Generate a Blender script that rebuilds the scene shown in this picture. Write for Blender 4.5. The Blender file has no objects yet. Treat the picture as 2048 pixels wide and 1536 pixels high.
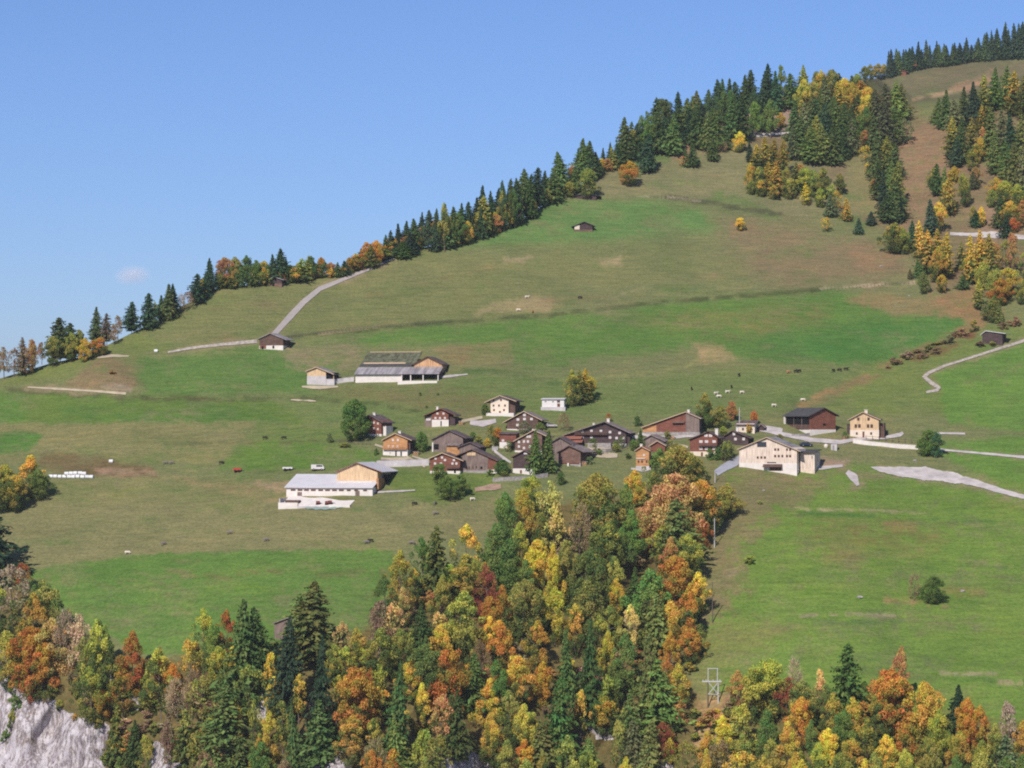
import bpy, bmesh, math, random
import numpy as np
from mathutils import Vector, Matrix
scene = bpy.context.scene
COL = scene.collection
FPX = 5606.0        # focal length in photograph pixels
VH = 850.0          # row of eye level
R = random.Random(7)
NP = np.random.RandomState(11)

# ------------------------------------------------------------------ helpers
def lin(c):
    c = np.asarray(c, float) / 255.0
    return np.where(c <= 0.04045, c / 12.92, ((c + 0.055) / 1.055) ** 2.4)
def A(r, g, b, k=1.25):
    return tuple(float(x) for x in lin((r, g, b)) / k)
def tag(o, label, cat, group=None):
    o["label"] = label; o["category"] = cat
    if group: o["group"] = group
    return o
def empty(name, loc, rz=0.0):
    o = bpy.data.objects.new(name, None)
    o.location = loc; o.rotation_euler = (0, 0, rz); o.empty_display_size = 1
    COL.objects.link(o); return o
def link(name, me, mat=None, parent=None, kind=None):
    o = bpy.data.objects.new(name, me)
    if mat is not None: me.materials.append(mat)
    COL.objects.link(o)
    if parent is not None: o.parent = parent
    if kind: o["kind"] = kind
    return o
def np_mesh(name, verts, faces, col=None, smooth=False):
    """verts (n,3); faces (m,k) all with k corners."""
    verts = np.asarray(verts, np.float32); faces = np.asarray(faces, np.int32)
    me = bpy.data.meshes.new(name)
    n, (m, k) = len(verts), faces.shape
    me.vertices.add(n); me.vertices.foreach_set("co", verts.ravel())
    me.loops.add(m * k); me.loops.foreach_set("vertex_index", faces.ravel())
    me.polygons.add(m)
    me.polygons.foreach_set("loop_start", np.arange(0, m * k, k, dtype=np.int32))
    me.polygons.foreach_set("loop_total", np.full(m, k, np.int32))
    me.polygons.foreach_set("use_smooth", np.full(m, smooth))
    me.update(calc_edges=True)
    if col is not None:
        at = me.color_attributes.new("tint", 'FLOAT_COLOR', 'POINT')
        c4 = np.ones((n, 4), np.float32); c4[:, :3] = col
        at.data.foreach_set("color", c4.ravel())
    return me
class MB:
    """collects solids into one mesh"""
    def __init__(s): s.v = []; s.f = []
    def add(s, vs, fs):
        b = len(s.v); s.v += [tuple(v) for v in vs]; s.f += [tuple(i + b for i in f) for f in fs]; return s
    def box(s, x0, x1, y0, y1, z0, z1):
        return s.add([(x0,y0,z0),(x1,y0,z0),(x1,y1,z0),(x0,y1,z0),(x0,y0,z1),(x1,y0,z1),(x1,y1,z1),(x0,y1,z1)],
                     [(0,3,2,1),(4,5,6,7),(0,1,5,4),(1,2,6,5),(2,3,7,6),(3,0,4,7)])
    def prism(s, xz, y0, y1):
        n = len(xz)
        vs = [(x, y0, z) for x, z in xz] + [(x, y1, z) for x, z in xz]
        fs = [tuple(range(n)), tuple(range(2*n-1, n-1, -1))]
        for i in range(n):
            j = (i + 1) % n
            fs.append((j, i, n + i, n + j))
        return s.add(vs, fs)
    def prism_x(s, yz, x0, x1):
        n = len(yz)
        vs = [(x0, y, z) for y, z in yz] + [(x1, y, z) for y, z in yz]
        fs = [tuple(range(n-1, -1, -1)), tuple(range(n, 2*n))]
        for i in range(n):
            j = (i + 1) % n
            fs.append((i, j, n + j, n + i))
        return s.add(vs, fs)
    def tube(s, pts, rad, n=6):
        pts = [Vector(p) for p in pts]
        if not hasattr(rad, '__len__'): rad = [rad] * len(pts)
        rings = []
        for i, p in enumerate(pts):
            d = (pts[min(i+1, len(pts)-1)] - pts[max(i-1, 0)]).normalized()
            a = d.cross(Vector((0, 0, 1)) if abs(d.z) < .9 else Vector((1, 0, 0))).normalized(); b = d.cross(a)
            rings.append([p + (a*math.cos(t) + b*math.sin(t))*rad[i] for t in [2*math.pi*k/n for k in range(n)]])
        vs = [v for r in rings for v in r]; fs = []
        for i in range(len(pts)-1):
            for k in range(n):
                fs.append((i*n+k, i*n+(k+1)%n, (i+1)*n+(k+1)%n, (i+1)*n+k))
        fs.append(tuple(range(n-1, -1, -1))); fs.append(tuple(range((len(pts)-1)*n, len(pts)*n)))
        return s.add(vs, fs)
    def build(s, name, mat, parent=None, smooth=False, kind=None):
        me = bpy.data.meshes.new(name); me.from_pydata(s.v, [], s.f); me.update()
        bm = bmesh.new(); bm.from_mesh(me); bmesh.ops.recalc_face_normals(bm, faces=bm.faces); bm.to_mesh(me); bm.free()
        if smooth: me.polygons.foreach_set("use_smooth", [True]*len(me.polygons))
        return link(name, me, mat, parent, kind)

def vnoise(U, V, scale, seed):
    """smooth value noise in [-1,1]"""
    rs = np.random.RandomState(seed); G = rs.rand(256, 256) * 2 - 1
    x = np.asarray(U, float) / scale + 1000.0; y = np.asarray(V, float) / scale + 1000.0
    xi = np.floor(x).astype(int); yi = np.floor(y).astype(int); fx = x - xi; fy = y - yi
    fx = fx*fx*(3-2*fx); fy = fy*fy*(3-2*fy)
    g = lambda a, b: G[a % 256, b % 256]
    return (g(xi,yi)*(1-fx)+g(xi+1,yi)*fx)*(1-fy) + (g(xi,yi+1)*(1-fx)+g(xi+1,yi+1)*fx)*fy
def fbm(U, V, scale, seed, octv=4):
    s = 0; a = 1.0; t = 0
    for k in range(octv):
        s = s + a * vnoise(U, V, scale / 2**k, seed + k); t += a; a *= .55
    return s / t
def interp(u, pts):
    xs = [p[0] for p in pts]; ys = [p[1] for p in pts]
    return np.interp(u, xs, ys)
def inpoly(U, V, poly):
    ins = np.zeros(np.shape(U), bool); n = len(poly)
    for i in range(n):
        x0, y0 = poly[i]; x1, y1 = poly[(i+1) % n]
        if y0 == y1: continue
        c = ((V > y0) != (V > y1)) & (U < (x1-x0)*(V-y0)/(y1-y0) + x0)
        ins ^= c
    return ins
def linedist(U, V, pts):
    d = np.full(np.shape(U), 1e9)
    for (x0, y0), (x1, y1) in zip(pts[:-1], pts[1:]):
        dx, dy = x1-x0, y1-y0; L = dx*dx+dy*dy or 1e-9
        t = np.clip(((U-x0)*dx + (V-y0)*dy)/L, 0, 1)
        d = np.minimum(d, np.hypot(U-x0-t*dx, V-y0-t*dy))
    return d
def pmask(U, V, poly, soft):
    d = linedist(U, V, list(poly) + [poly[0]])
    d = np.where(inpoly(U, V, poly), d, -d)
    return np.clip(.5 + d / max(soft, .01), 0, 1)

# ------------------------------------------------------------------ materials
def new_mat(name):
    m = bpy.data.materials.new(name); m.use_nodes = True
    nt = m.node_tree; b = nt.nodes["Principled BSDF"]
    b.inputs["Roughness"].default_value = .9
    b.inputs["Specular IOR Level"].default_value = .15
    return m, nt, b
def N(nt, t, **kw):
    n = nt.nodes.new(t)
    for k, v in kw.items(): setattr(n, k, v)
    return n
def noise(nt, coord, scale, detail=4, rough=.6):
    n = N(nt, "ShaderNodeTexNoise"); n.inputs["Scale"].default_value = scale
    n.inputs["Detail"].default_value = detail; n.inputs["Roughness"].default_value = rough
    nt.links.new(coord, n.inputs["Vector"]); return n
def ramp(nt, fac, stops):
    r = N(nt, "ShaderNodeValToRGB"); e = r.color_ramp.elements
    while len(e) < len(stops): e.new(.5)
    for el, (p, c) in zip(e, stops):
        el.position = p; el.color = (c[0], c[1], c[2], 1)
    nt.links.new(fac, r.inputs["Fac"]); return r
def mul(nt, a, b, fac=1.0, mode='MULTIPLY'):
    m = N(nt, "ShaderNodeMix", data_type='RGBA', blend_type=mode)
    m.inputs[0].default_value = fac
    for s, i in ((a, 6), (b, 7)):
        if hasattr(s, 'is_output'): nt.links.new(s, m.inputs[i])
        else: m.inputs[i].default_value = (*s, 1)
    return m.outputs[2]
def mapping(nt, src, scale, rot=(0,0,0)):
    m = N(nt, "ShaderNodeMapping"); m.inputs["Scale"].default_value = scale; m.inputs["Rotation"].default_value = rot
    nt.links.new(src, m.inputs["Vector"]); return m.outputs[0]
def surf_mat(name, col, var=.25, scale=1.2, rough=.9, bump=0.0, streak=None, spec=.15, metal=0.0):
    """plain weathered surface: base colour broken by two noises; streak = anisotropic plank / stain scale"""
    m, nt, b = new_mat(name)
    tc = N(nt, "ShaderNodeTexCoord").outputs["Object"]
    n1 = noise(nt, tc, scale, 5)
    r1 = ramp(nt, n1.outputs["Fac"], [(.3, (1-var,)*3), (.7, (1+var*.6,)*3)])
    c = mul(nt, col, r1.outputs[0])
    if streak:
        n2 = noise(nt, mapping(nt, tc, streak), 1.0, 3)
        r2 = ramp(nt, n2.outputs["Fac"], [(.35, (.62, .6, .58)), (.6, (1.12, 1.1, 1.08))])
        c = mul(nt, c, r2.outputs[0])
    nt.links.new(c, b.inputs["Base Color"])
    b.inputs["Roughness"].default_value = rough; b.inputs["Specular IOR Level"].default_value = spec
    b.inputs["Metallic"].default_value = metal
    if bump:
        bp = N(nt, "ShaderNodeBump"); bp.inputs["Strength"].default_value = bump; bp.inputs["Distance"].default_value = .2
        nt.links.new(n1.outputs["Fac"], bp.inputs["Height"]); nt.links.new(bp.outputs[0], b.inputs["Normal"])
    return m
M = {}
VERT = (5, 5, .25); HOR = (.35, .35, 5)
M['timber_dark'] = surf_mat("timber_dark", A(114, 90, 80), .3, .5, streak=HOR)
M['timber_black'] = surf_mat("timber_black", A(92, 76, 76), .3, .5, streak=HOR)
M['timber_red'] = surf_mat("timber_red", A(142, 92, 76), .25, .5, streak=HOR)
M['timber_mid'] = surf_mat("timber_mid", A(134, 106, 94), .3, .5, streak=HOR)
M['timber_grey'] = surf_mat("timber_grey", A(144, 126, 118), .3, .5, streak=VERT)
M['timber_orange'] = surf_mat("timber_orange", A(206, 154, 106), .2, .5, streak=HOR)
M['timber_pale'] = surf_mat("timber_pale", A(232, 200, 160), .12, .4, streak=VERT)
M['timber_pink'] = surf_mat("timber_pink", A(242, 222, 204), .12, .4, streak=VERT)
M['timber_tan'] = surf_mat("timber_tan", A(218, 174, 132), .15, .4, streak=VERT)
M['plaster'] = surf_mat("plaster", A(238, 228, 218), .12, .6)
M['plaster_cream'] = surf_mat("plaster_cream", A(240, 222, 200), .1, .6)
M['concrete'] = surf_mat("concrete", A(206, 198, 196), .2, .5)
M['stone'] = surf_mat("stone", A(170, 162, 156), .4, 1.5, bump=.4)
M['roof_slate'] = surf_mat("roof_slate", A(118, 104, 104), .35, 1.0, bump=.2, streak=(1.5, .4, 1.5))
M['roof_grey'] = surf_mat("roof_grey", A(156, 142, 138), .3, .8, bump=.2, streak=(1.5, .4, 1.5))
M['roof_dark'] = surf_mat("roof_dark", A(86, 84, 84), .3, .8)
M['roof_moss'] = surf_mat("roof_moss", A(112, 114, 90), .5, .55, bump=.3, streak=(.9, .35, .35))
M['roof_tile'] = surf_mat("roof_tile", A(170, 112, 92), .3, 1.0)
M['roof_metal'] = surf_mat("roof_metal", A(222, 217, 218), .1, .3, rough=.55, spec=.4)
M['roof_metal_grey'] = surf_mat("roof_metal_grey", A(170, 164, 166), .2, .4, rough=.6, spec=.3, streak=(1.0, .08, .08))
M['roof_edge'] = surf_mat("roof_edge", A(222, 190, 158), .15, .8)
M['dark'] = surf_mat("interior_shade", (.012, .011, .012), .2)  # near-black colour standing in for the shade inside bays and openings
M['glass'] = surf_mat("window_glass", (.03, .035, .045), .2, rough=.15, spec=.5)
M['glass_pale'] = surf_mat("window_curtained", A(225, 205, 200), .25, 2.0, rough=.3, spec=.5)
M['white'] = surf_mat("white_paint", A(236, 230, 224), .08, .8)
M['frame_brown'] = surf_mat("frame_brown", A(120, 84, 62), .2, 1.0)
M['gravel'] = surf_mat("gravel", A(204, 194, 188), .3, .28, bump=.3)
M['road'] = surf_mat("concrete_lane", A(178, 168, 162), .14, .3)
M['dirt'] = surf_mat("dirt_track", A(196, 180, 152), .25, .3)
M['rut'] = surf_mat('rutted_gravel', A(190, 178, 164), .5, .8, bump=.3)
M['tilled'] = surf_mat('tilled_soil', A(176, 146, 124), .3, .5)
M['asphalt'] = surf_mat("asphalt", A(170, 170, 178), .15, .3)
M['bale'] = surf_mat("bale_wrap", A(240, 238, 236), .05, 1.0, rough=.4, spec=.5)
M['bark'] = surf_mat("bark", A(118, 104, 92), .35, 3.0)
M['bark_pale'] = surf_mat("bark_pale", A(190, 180, 168), .35, 3.0)
M['metal_pole'] = surf_mat("galvanised", A(204, 202, 200), .1, 2.0)
M['wood_pole'] = surf_mat("pole_wood", A(112, 100, 92), .25, 2.0)
M['cow_dark'] = surf_mat("hide_dark", (.03, .024, .02), .3, 2)
M['cow_grey'] = surf_mat("hide_grey", A(142, 130, 124), .3, 2)
M['cow_white'] = surf_mat("hide_cream", A(236, 222, 204), .12, 2)
M['cow_tan'] = surf_mat("hide_tan", A(196, 142, 104), .25, 2)
M['car'] = surf_mat("car_paint", (.02, .03, .07), .1, 1, rough=.25, spec=.6)
M['tyre'] = surf_mat("tyre_rubber", (.015, .015, .015), .1)
M['red'] = surf_mat("red_paint", A(196, 84, 64), .2, 1)
M['rust'] = surf_mat('rusty_red', A(150, 84, 76), .3, 1)
M['tarp'] = surf_mat("tarp_grey", A(150, 168, 158), .15, .8)

# ------------------------------------------------------------------ the lie of the land
# slope (rise per metre away from the eye) at places in the valley side
SL = [(0,560,.45),(300,640,.42),(700,600,.40),(1100,480,.44),(1400,330,.46),(1700,250,.52),(2000,250,.52),(1300,620,.37),(1700,640,.36),
      (300,760,.36),(900,730,.34),(1400,760,.33),(1950,700,.38),(200,880,.32),(700,880,.28),(1000,850,.27),(1300,860,.27),(1650,860,.27),(1950,900,.34),
      (150,1030,.32),(500,1020,.31),(850,1020,.33),(1150,1020,.46),(1350,1030,.46),(1600,1020,.34),(1950,1050,.37),
      (100,1200,.45),(500,1200,.34),(800,1200,.46),(1100,1200,.60),(1300,1200,.58),(1600,1200,.37),(1950,1250,.40),
      (100,1480,2.4),(350,1420,1.1),(600,1420,.8),(900,1420,.8),(1200,1420,.8),(1500,1430,.6),(1900,1450,.6),(1200,1650,1.0),(400,1650,1.6),(1900,1650,.8)]
US = np.arange(-260, 2312, 4.0); VS = np.arange(20, 1724, 4.0)
GU, GV = np.meshgrid(US, VS, indexing='ij')
wsum = np.zeros_like(GU); ssum = np.zeros_like(GU)
for (pu, pv, ps) in SL:
    w = np.exp(-((GU-pu)**2/(2*190**2) + (GV-pv)**2/(2*95**2))) + 1e-9
    wsum += w; ssum += w*ps
S = ssum / wsum
T = (VH - GV) / FPX
rate = -1.0 / np.maximum(S - T, .12) / FPX * 4.0          # change of ln y per grid row going down
j0 = int((VH - VS[0]) / 4)
LN = np.zeros_like(GU)
for j in range(j0 + 1, len(VS)): LN[:, j] = LN[:, j-1] + .5*(rate[:, j] + rate[:, j-1])
for j in range(j0 - 1, -1, -1): LN[:, j] = LN[:, j+1] - .5*(rate[:, j] + rate[:, j+1])
LN += np.log(interp(GU, [(-260, 1065), (300, 1030), (900, 1000), (1500, 1000), (1800, 1010), (2312, 1000)]))
JUMP = [(-260, -900), (1690, -300), (1737, 158), (1780, 193), (1830, 207), (1900, 201), (1960, 192), (2048, 165), (2312, 120)]
vj = interp(GU, JUMP)
LN += .40 * np.clip((vj + 4 - GV) / 8.0, 0, 1)            # the far shoulder lies well behind the near ridge
# gentle undulation, terracettes and the stream gully
LN += .0032 * fbm(GU, GV*2.2, 170, 3, 4) * np.clip((GV - 150)/100, .2, 1) + .0007*fbm(GU, GV*3, 46, 9, 3)
gul = linedist(GU, GV, [(2000, 610), (1930, 655), (1830, 705), (1700, 770), (1600, 815)])
LN += .006 * np.exp(-(gul/26)**2)
LN += .012 * np.exp(-((GU-205)/70)**2 - ((GV-745)/36)**2) * -1
LN += .02*np.exp(-((GU-1285)/34)**2 - ((GV-1100)/60)**2)
rock = np.exp(-(np.maximum(GV*0, 1440 - GV)/40)**2)
LN += rock * (.012*fbm(GU + GV*.6, (GV - GU*.45)*.5, 70, 21, 6) * np.clip((1500-GU)/200, .35, 1))
for k in range(2):
    LN[:, 1:-1] = .25*LN[:, :-2] + .5*LN[:, 1:-1] + .25*LN[:, 2:]
    LN[1:-1] = .25*LN[:-2] + .5*LN[1:-1] + .25*LN[2:]
def depth(u, v):
    x = np.clip((np.asarray(u, float) - US[0]) / 4, 0, len(US) - 1.001); y = np.clip((np.asarray(v, float) - VS[0]) / 4, 0, len(VS) - 1.001)
    i = x.astype(int); j = y.astype(int); a = x - i; b = y - j
    return np.exp((LN[i, j]*(1-a) + LN[i+1, j]*a)*(1-b) + (LN[i, j+1]*(1-a) + LN[i+1, j+1]*a)*b)
def unproj(u, v, y=None):
    y = depth(u, v) if y is None else y
    return np.stack([(np.asarray(u, float) - 1024) / FPX * y, y, (VH - np.asarray(v, float)) / FPX * y], -1)
def P(u, v): return Vector(unproj(u, v))
SKY = [(-260, 792), (0, 757), (100, 727), (170, 712), (215, 690), (280, 658), (350, 620), (420, 583), (440, 573), (500, 570), (545, 566), (600, 560), (650, 551),
       (690, 545), (760, 516), (830, 497), (900, 489), (960, 468), (1040, 440), (1085, 412), (1105, 393), (1150, 378), (1200, 340), (1300, 280), (1380, 240), (1440, 215),
       (1560, 192), (1640, 178), (1737, 160), (1787, 148), (1838, 134), (1903, 125), (1974, 116), (2048, 112), (2312, 90)]
def skyline(u): return interp(u, SKY)
SUNE, SKYS, AIR, DUST, OZ, EXPO, HAZE = 4.8, 0.116, 1.0, 1.5, 10.0, 0.0, 0.000034
# ------------------------------------------------------------------ terrain sheet
NR = 400
TU = np.arange(-256, 2306, 3.6)
w = np.linspace(0, 1, NR) ** 1.05
tu, tw = np.meshgrid(TU, w, indexing='ij')
vs_ = skyline(tu)
tv = vs_ + (1712 - vs_) * tw
pts = unproj(tu, tv)
# the back of the ridge: rolls over and falls away to a far valley floor
back = []
top = pts[:, 0, :]
for fy, dz in ((6, -.2), (25, -4), (90, -35), (300, -130), (700, -260), (1400, -330)):
    q = top.copy(); sc = (top[:, 1] + fy) / top[:, 1]
    q[:, 0] *= sc; q[:, 1] += fy; q[:, 2] += dz; back.append(q)
back = np.stack(back[::-1], 1)
front = []                                                # the gorge in front of the frame's lower edge
bot = pts[:, -1, :]
for fy, dz in ((-60, -70), (-160, -120), (-420, -150), (-900, -150)):
    q = bot.copy(); q[:, 1] += fy; q[:, 2] += dz; front.append(q)
front = np.stack(front, 1)
allp = np.concatenate([back, pts, front], 1)
nb = back.shape[1]; nu, nv = allp.shape[:2]

# --- colours of the vegetation and soil (meadows, mown strips, bare soil), darker bank lines, painted terrace shade
wu = tu + 9*fbm(tu, tv, 60, 31) + 7*fbm(tu, tv, 13, 33, 3); wv = tv + 5*fbm(tu, tv, 50, 41) + 3.5*fbm(tu, tv, 11, 43, 3)
fine = fbm(tu, tv*2.4, 16, 57, 4); coarse = fbm(tu, tv*2.4, 70, 61, 4)
C = np.empty(tu.shape + (3,)); C[:] = A(124, 130, 84)
def paint(mask, rgb):
    global C
    mask = np.clip(mask + (fine*1.5 + coarse*.9)*np.clip(4*mask*(1-mask), 0, 1)*.55, 0, 1)
    C = C*(1-mask[..., None]) + np.array(A(*rgb))*mask[..., None]
def poly(pts_, rgb, soft=14, k=1.0): paint(k*pmask(wu, wv, pts_, soft), rgb)
def line(pts_, rgb, wd, k=1.0, warp=.4):
    d = linedist(tu*(1-warp)+wu*warp, tv*(1-warp)+wv*warp, pts_)
    paint(k*np.clip(1.5 - d/wd, 0, 1)*np.clip(.95 + 1.0*fine + .7*coarse, .3, 1), rgb)
OL, GR, BG, TAN, BRN, DKG = (126,130,86), (98,130,66), (112,142,60), (166,150,112), (134,112,86), (74,96,52)
# upper hillside
poly([(150,500),(900,480),(1100,640),(560,700),(150,720)], (124,130,80), 40)
poly([(900,500),(1000,455),(1100,398),(1290,395),(1400,415),(1440,455),(1330,480),(1120,492)], (106,138,76), 26)
poly([(1100,400),(1300,290),(1500,250),(1740,330),(1780,440),(1560,440),(1400,398),(1290,392)], (134,132,92), 20)
poly([(1430,440),(1560,435),(1830,510),(1830,560),(1560,585),(1480,540)], (136,124,90), 50)
poly([(1690,480),(1790,500),(1800,540),(1720,540)], (152,122,92), 26, .7)
poly([(1455,445),(1510,445),(1520,470),(1460,470)], (156,124,94), 18, .7)
poly([(850,500),(1120,495),(1400,480),(1500,520),(1450,570),(1100,600),(760,640),(700,560)], (126,130,82), 50, .8)
poly([(560,690),(760,662),(1100,632),(1300,606),(1500,592),(1700,582),(1900,620),(1950,630),(1870,700),(1760,728),(1500,725),(1390,690),(1050,738),(950,690),(700,690)], (100,132,64), 22)
poly([(1280,640),(1660,610),(1640,660),(1400,672)], (124,128,74), 40, .7)
poly([(1500,715),(1560,660),(1880,630),(1930,632),(1850,715),(1740,735)], (84,128,62), 30, .8)
poly([(1690,600),(1740,585),(1900,600),(1960,640),(1790,628)], (142,128,86), 12)
poly([(280,715),(580,690),(700,700),(690,740),(600,790),(300,795),(270,760)], (100,130,66), 24)
poly([(600,700),(720,700),(700,740),(620,740)], (118,122,76), 24, .6)
poly([(930,690),(1022,678),(1022,735),(915,730)], (132,130,84), 5)
poly([(870,700),(940,690),(930,730),(880,725)], (140,124,84), 14, .6)
poly([(950,628),(985,608),(1100,588),(1100,622)], (158,146,104), 14)
poly([(1388,690),(1440,690),(1470,716),(1400,722)], (168,150,104), 18)
poly([(1190,520),(1240,514),(1240,530),(1200,530)], (164,150,112), 14)
poly([(1010,516),(1060,514),(1050,524),(1012,524)], (162,148,110), 12)
poly([(1440,380),(1560,425),(1560,440),(1400,400)], (112,132,74), 14, .8)
for k in range(46):   # small worn or lush spots and trodden streaks on the pasture
    u0 = R.uniform(300, 1850); v0 = R.uniform(skyline(u0)+40, 780); a = R.uniform(20, 90); b = R.uniform(3, 12)
    th = R.uniform(-.25, .12)
    m = np.exp(-(((wu-u0)*math.cos(th)+(wv-v0)*math.sin(th))/a)**2 - ((-(wu-u0)*math.sin(th)+(wv-v0)*math.cos(th))/b)**2)
    paint(.32*m, R.choice([(148,134,96), (150,124,90), (92,126,62), (104,118,70), (142,138,90)]))
# band round the village
poly([(560,790),(1000,740),(1150,765),(1500,735),(1760,735),(1600,815),(1250,835),(900,850),(560,850)], (116,132,76), 30)
poly([(640,770),(880,770),(960,800),(900,830),(700,800)], (122,118,76), 30, .8)
poly([(940,790),(1000,770),(1000,830),(900,850)], (128,122,80), 24, .6)
poly([(1720,735),(1850,690),(2000,650),(2100,650),(2100,830),(1780,830),(1640,830)], (118,134,72), 20)
poly([(1880,780),(1870,745),(2100,660),(2400,600),(2400,900),(1900,850)], (108,142,66), 12)
poly([(1860,900),(1900,880),(2100,870),(2400,870),(2400,1000),(2040,985),(1930,935)], (110,143,66), 14)
# left side
poly([(0,760),(280,660),(350,700),(210,715),(130,760),(0,775)], (122,132,74), 16)
poly([(130,772),(185,722),(225,712),(262,735),(285,770),(240,790),(160,785)], (138,122,88), 16)
poly([(205,765),(265,770),(262,788),(200,784)], (166,148,126), 8, .7)
poly([(-300,780),(60,780),(560,800),(620,850),(520,850),(0,850),(-300,860)], (104,128,62), 16)
poly([(130,820),(480,815),(560,850),(200,850)], (86,126,58), 24, .7)
poly([(-300,775),(40,790),(60,850),(-300,880)], (92,134,60), 24, .8)
poly([(-300,848),(200,846),(520,843),(450,925),(100,925),(-300,930)], (138,136,88), 10)
poly([(-300,862),(60,866),(95,868),(55,904),(-300,920)], (94,132,62), 6)
poly([(450,925),(480,885),(560,870),(700,890),(760,905),(760,940),(440,940)], (102,132,60), 12)
poly([(520,848),(700,850),(700,890),(480,884)], (112,130,70), 14)
poly([(90,905),(200,912),(300,935),(320,960),(110,950),(70,930)], (120,106,72), 12)
poly([(190,935),(290,938),(330,955),(200,955)], (168,138,112), 14, .7)
poly([(-300,960),(200,955),(560,960),(760,1010),(1000,985),(1000,1060),(780,1100),(340,1105),(70,1140),(-300,1180)], (136,134,90), 18)
poly([(-100,960),(420,960),(540,980),(500,1010),(0,1000)], (126,132,80), 30, .7)
poly([(340,950),(480,968),(600,1000),(520,1000),(380,970)], (168,142,104), 14, .5)
poly([(500,965),(575,962),(575,985),(540,985)], (176,150,116), 8, .8)
poly([(770,940),(1000,930),(1000,985),(860,1010),(780,980)], (112,130,66), 20)
poly([(60,1142),(200,1119),(340,1106),(500,1101),(790,1100),(790,1160),(740,1260),(600,1300),(300,1310),(60,1200)], (102,134,64), 6)
poly([(560,1190),(740,1190),(740,1270),(560,1270)], (110,130,72), 40, .6)
for (v0, u0, u1, kk, cc) in ((1148, 340, 560, .5, (120,118,72)), (1150, 640, 780, .4, (118,114,70)), (1215, 150, 420, .5, (84,126,52)), (1178, 420, 620, .4, (112,146,58)), (1130, 240, 560, .4, (86,130,52))):
    line([(u0, v0), ((u0+u1)/2, v0+R.uniform(-4, 4)), (u1, v0+R.uniform(-6, 6))], cc, R.uniform(5, 12), kk, 1)
# lower right meadow
poly([(1400,935),(1660,920),(1900,940),(2400,1010),(2400,1480),(1500,1480),(1370,1330),(1400,1100)], (114,142,64), 16)
poly([(1390,930),(1500,940),(1640,960),(1560,1010),(1470,1100),(1500,1160),(1440,1230),(1360,1290),(1390,1100)], (128,122,78), 60, .9)
poly([(1360,1290),(1440,1230),(1600,1250),(1480,1330),(1400,1420),(1360,1400)], (130,132,76), 40, .8)
poly([(1600,1040),(1720,1035),(1900,1060),(1880,1110),(1700,1120),(1620,1090)], (130,124,74), 60, .55)
poly([(1760,1040),(1840,1040),(1830,1060),(1770,1062)], (150,122,82), 24, .5)
poly([(1640,1095),(1730,1090),(1720,1115),(1650,1112)], (150,128,84), 20, .45)
poly([(1440,1145),(1475,1138),(1480,1160),(1445,1160)], (172,150,128), 10, .7)
poly([(1620,915),(1700,915),(1690,935),(1630,935)], (172,148,122), 12)
poly([(1640,940),(1680,938),(1760,950),(1720,965)], (150,132,96), 16, .6)
line([(1590,1014),(1625,1020),(1740,1020),(1850,1027)], (170,164,118), 2.6, .8)
line([(1600,1026),(1720,1031),(1990,1044)], (84,122,54), 4.5, .7)  # darker green paints the shade on the steep face below the terrace edge
line([(1600,1231),(1700,1229),(1785,1232)], (166,154,122), 3.6, .85)
line([(1580,1240),(1690,1245),(1800,1242)], (84,122,56), 6, .7)  # shade of the second terrace face, put into the grass colour
line([(1880,1346),(1990,1348)], (168,158,120), 3.6, .8); line([(1890,1358),(2050,1362)], (90,126,56), 5, .6)  # pale terrace edge, then a darker line painting the shade beneath it
line([(2000,1364),(2040,1366)], (172,160,116), 5, .8)
line([(1920,1120),(2060,1136)], (146,146,96), 3, .7); line([(1920,1128),(2060,1142)], (86,122,54), 4, .6)  # pale edge above, painted shade in darker green below
line([(1775,1198),(1830,1203),(1890,1209)], (160,138,92), 7, .8); line([(1890,1195),(2000,1208)], (84,120,52), 5, .6); line([(1870,1183),(1960,1186)], (140,126,76), 10, .6)
for k in range(60):
    u0 = R.uniform(1430, 2150); v0 = R.uniform(960, 1400); a = R.uniform(20, 80); b = R.uniform(3, 14)
    m = np.exp(-((wu-u0)/a)**2 - ((wv-v0-.08*(wu-u0))/b)**2)
    paint(.3*m, R.choice([(96,134,50), (128,146,70), (124,128,66), (104,142,50)]))
for k in range(70):
    u0 = R.uniform(-200, 1000); v0 = R.uniform(800, 1280); a = R.uniform(30, 140); b = R.uniform(2, 7)
    m = np.exp(-((wu-u0)/a)**2 - ((wv-v0-.02*(wu-u0))/b)**2)
    paint(.22*m, R.choice([(100,128,60), (146,138,94), (118,126,72), (128,120,78)]))
# darker and paler lines along banks, field edges and trodden ways
line([(575,674),(760,656),(900,644),(1100,630),(1300,606),(1500,591),(1640,579)], (88,96,60), 4, .85)
line([(640,668),(760,652)], (150,138,104), 2.5, .7)
line([(1640,578),(1740,570),(1830,565)], (196,178,140), 2.2, .9)
line([(1290,575),(1240,590),(1190,610)], (150,146,106), 2.0, .7)
line([(1335,394),(1400,402),(1470,414),(1560,428)], (90,92,66), 5, .85)
line([(1335,394),(1400,401)], (176,164,130), 2.0, .7); line([(1275,393),(1312,394)], (170,164,120), 1.6, .6)
line([(20,778),(280,796),(460,800),(640,796)], (90,92,60), 5, .7)
line([(620,796),(740,806),(900,838)], (90,104,60), 5, .7)
line([(560,886),(700,880)], (96,100,62), 3, .7); line([(330,888),(520,884)], (112,114,72), 4, .6)
line([(1120,760),(1260,750),(1370,735),(1420,705)], (150,150,92), 2.6, .6)
line([(930,740),(1010,745),(1130,770)], (78,108,54), 5, .6)
line([(880,835),(960,820)], (120,122,80), 3, .5)
line([(340,706),(290,706)], (150,140,100), 2.5, .5)
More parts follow.
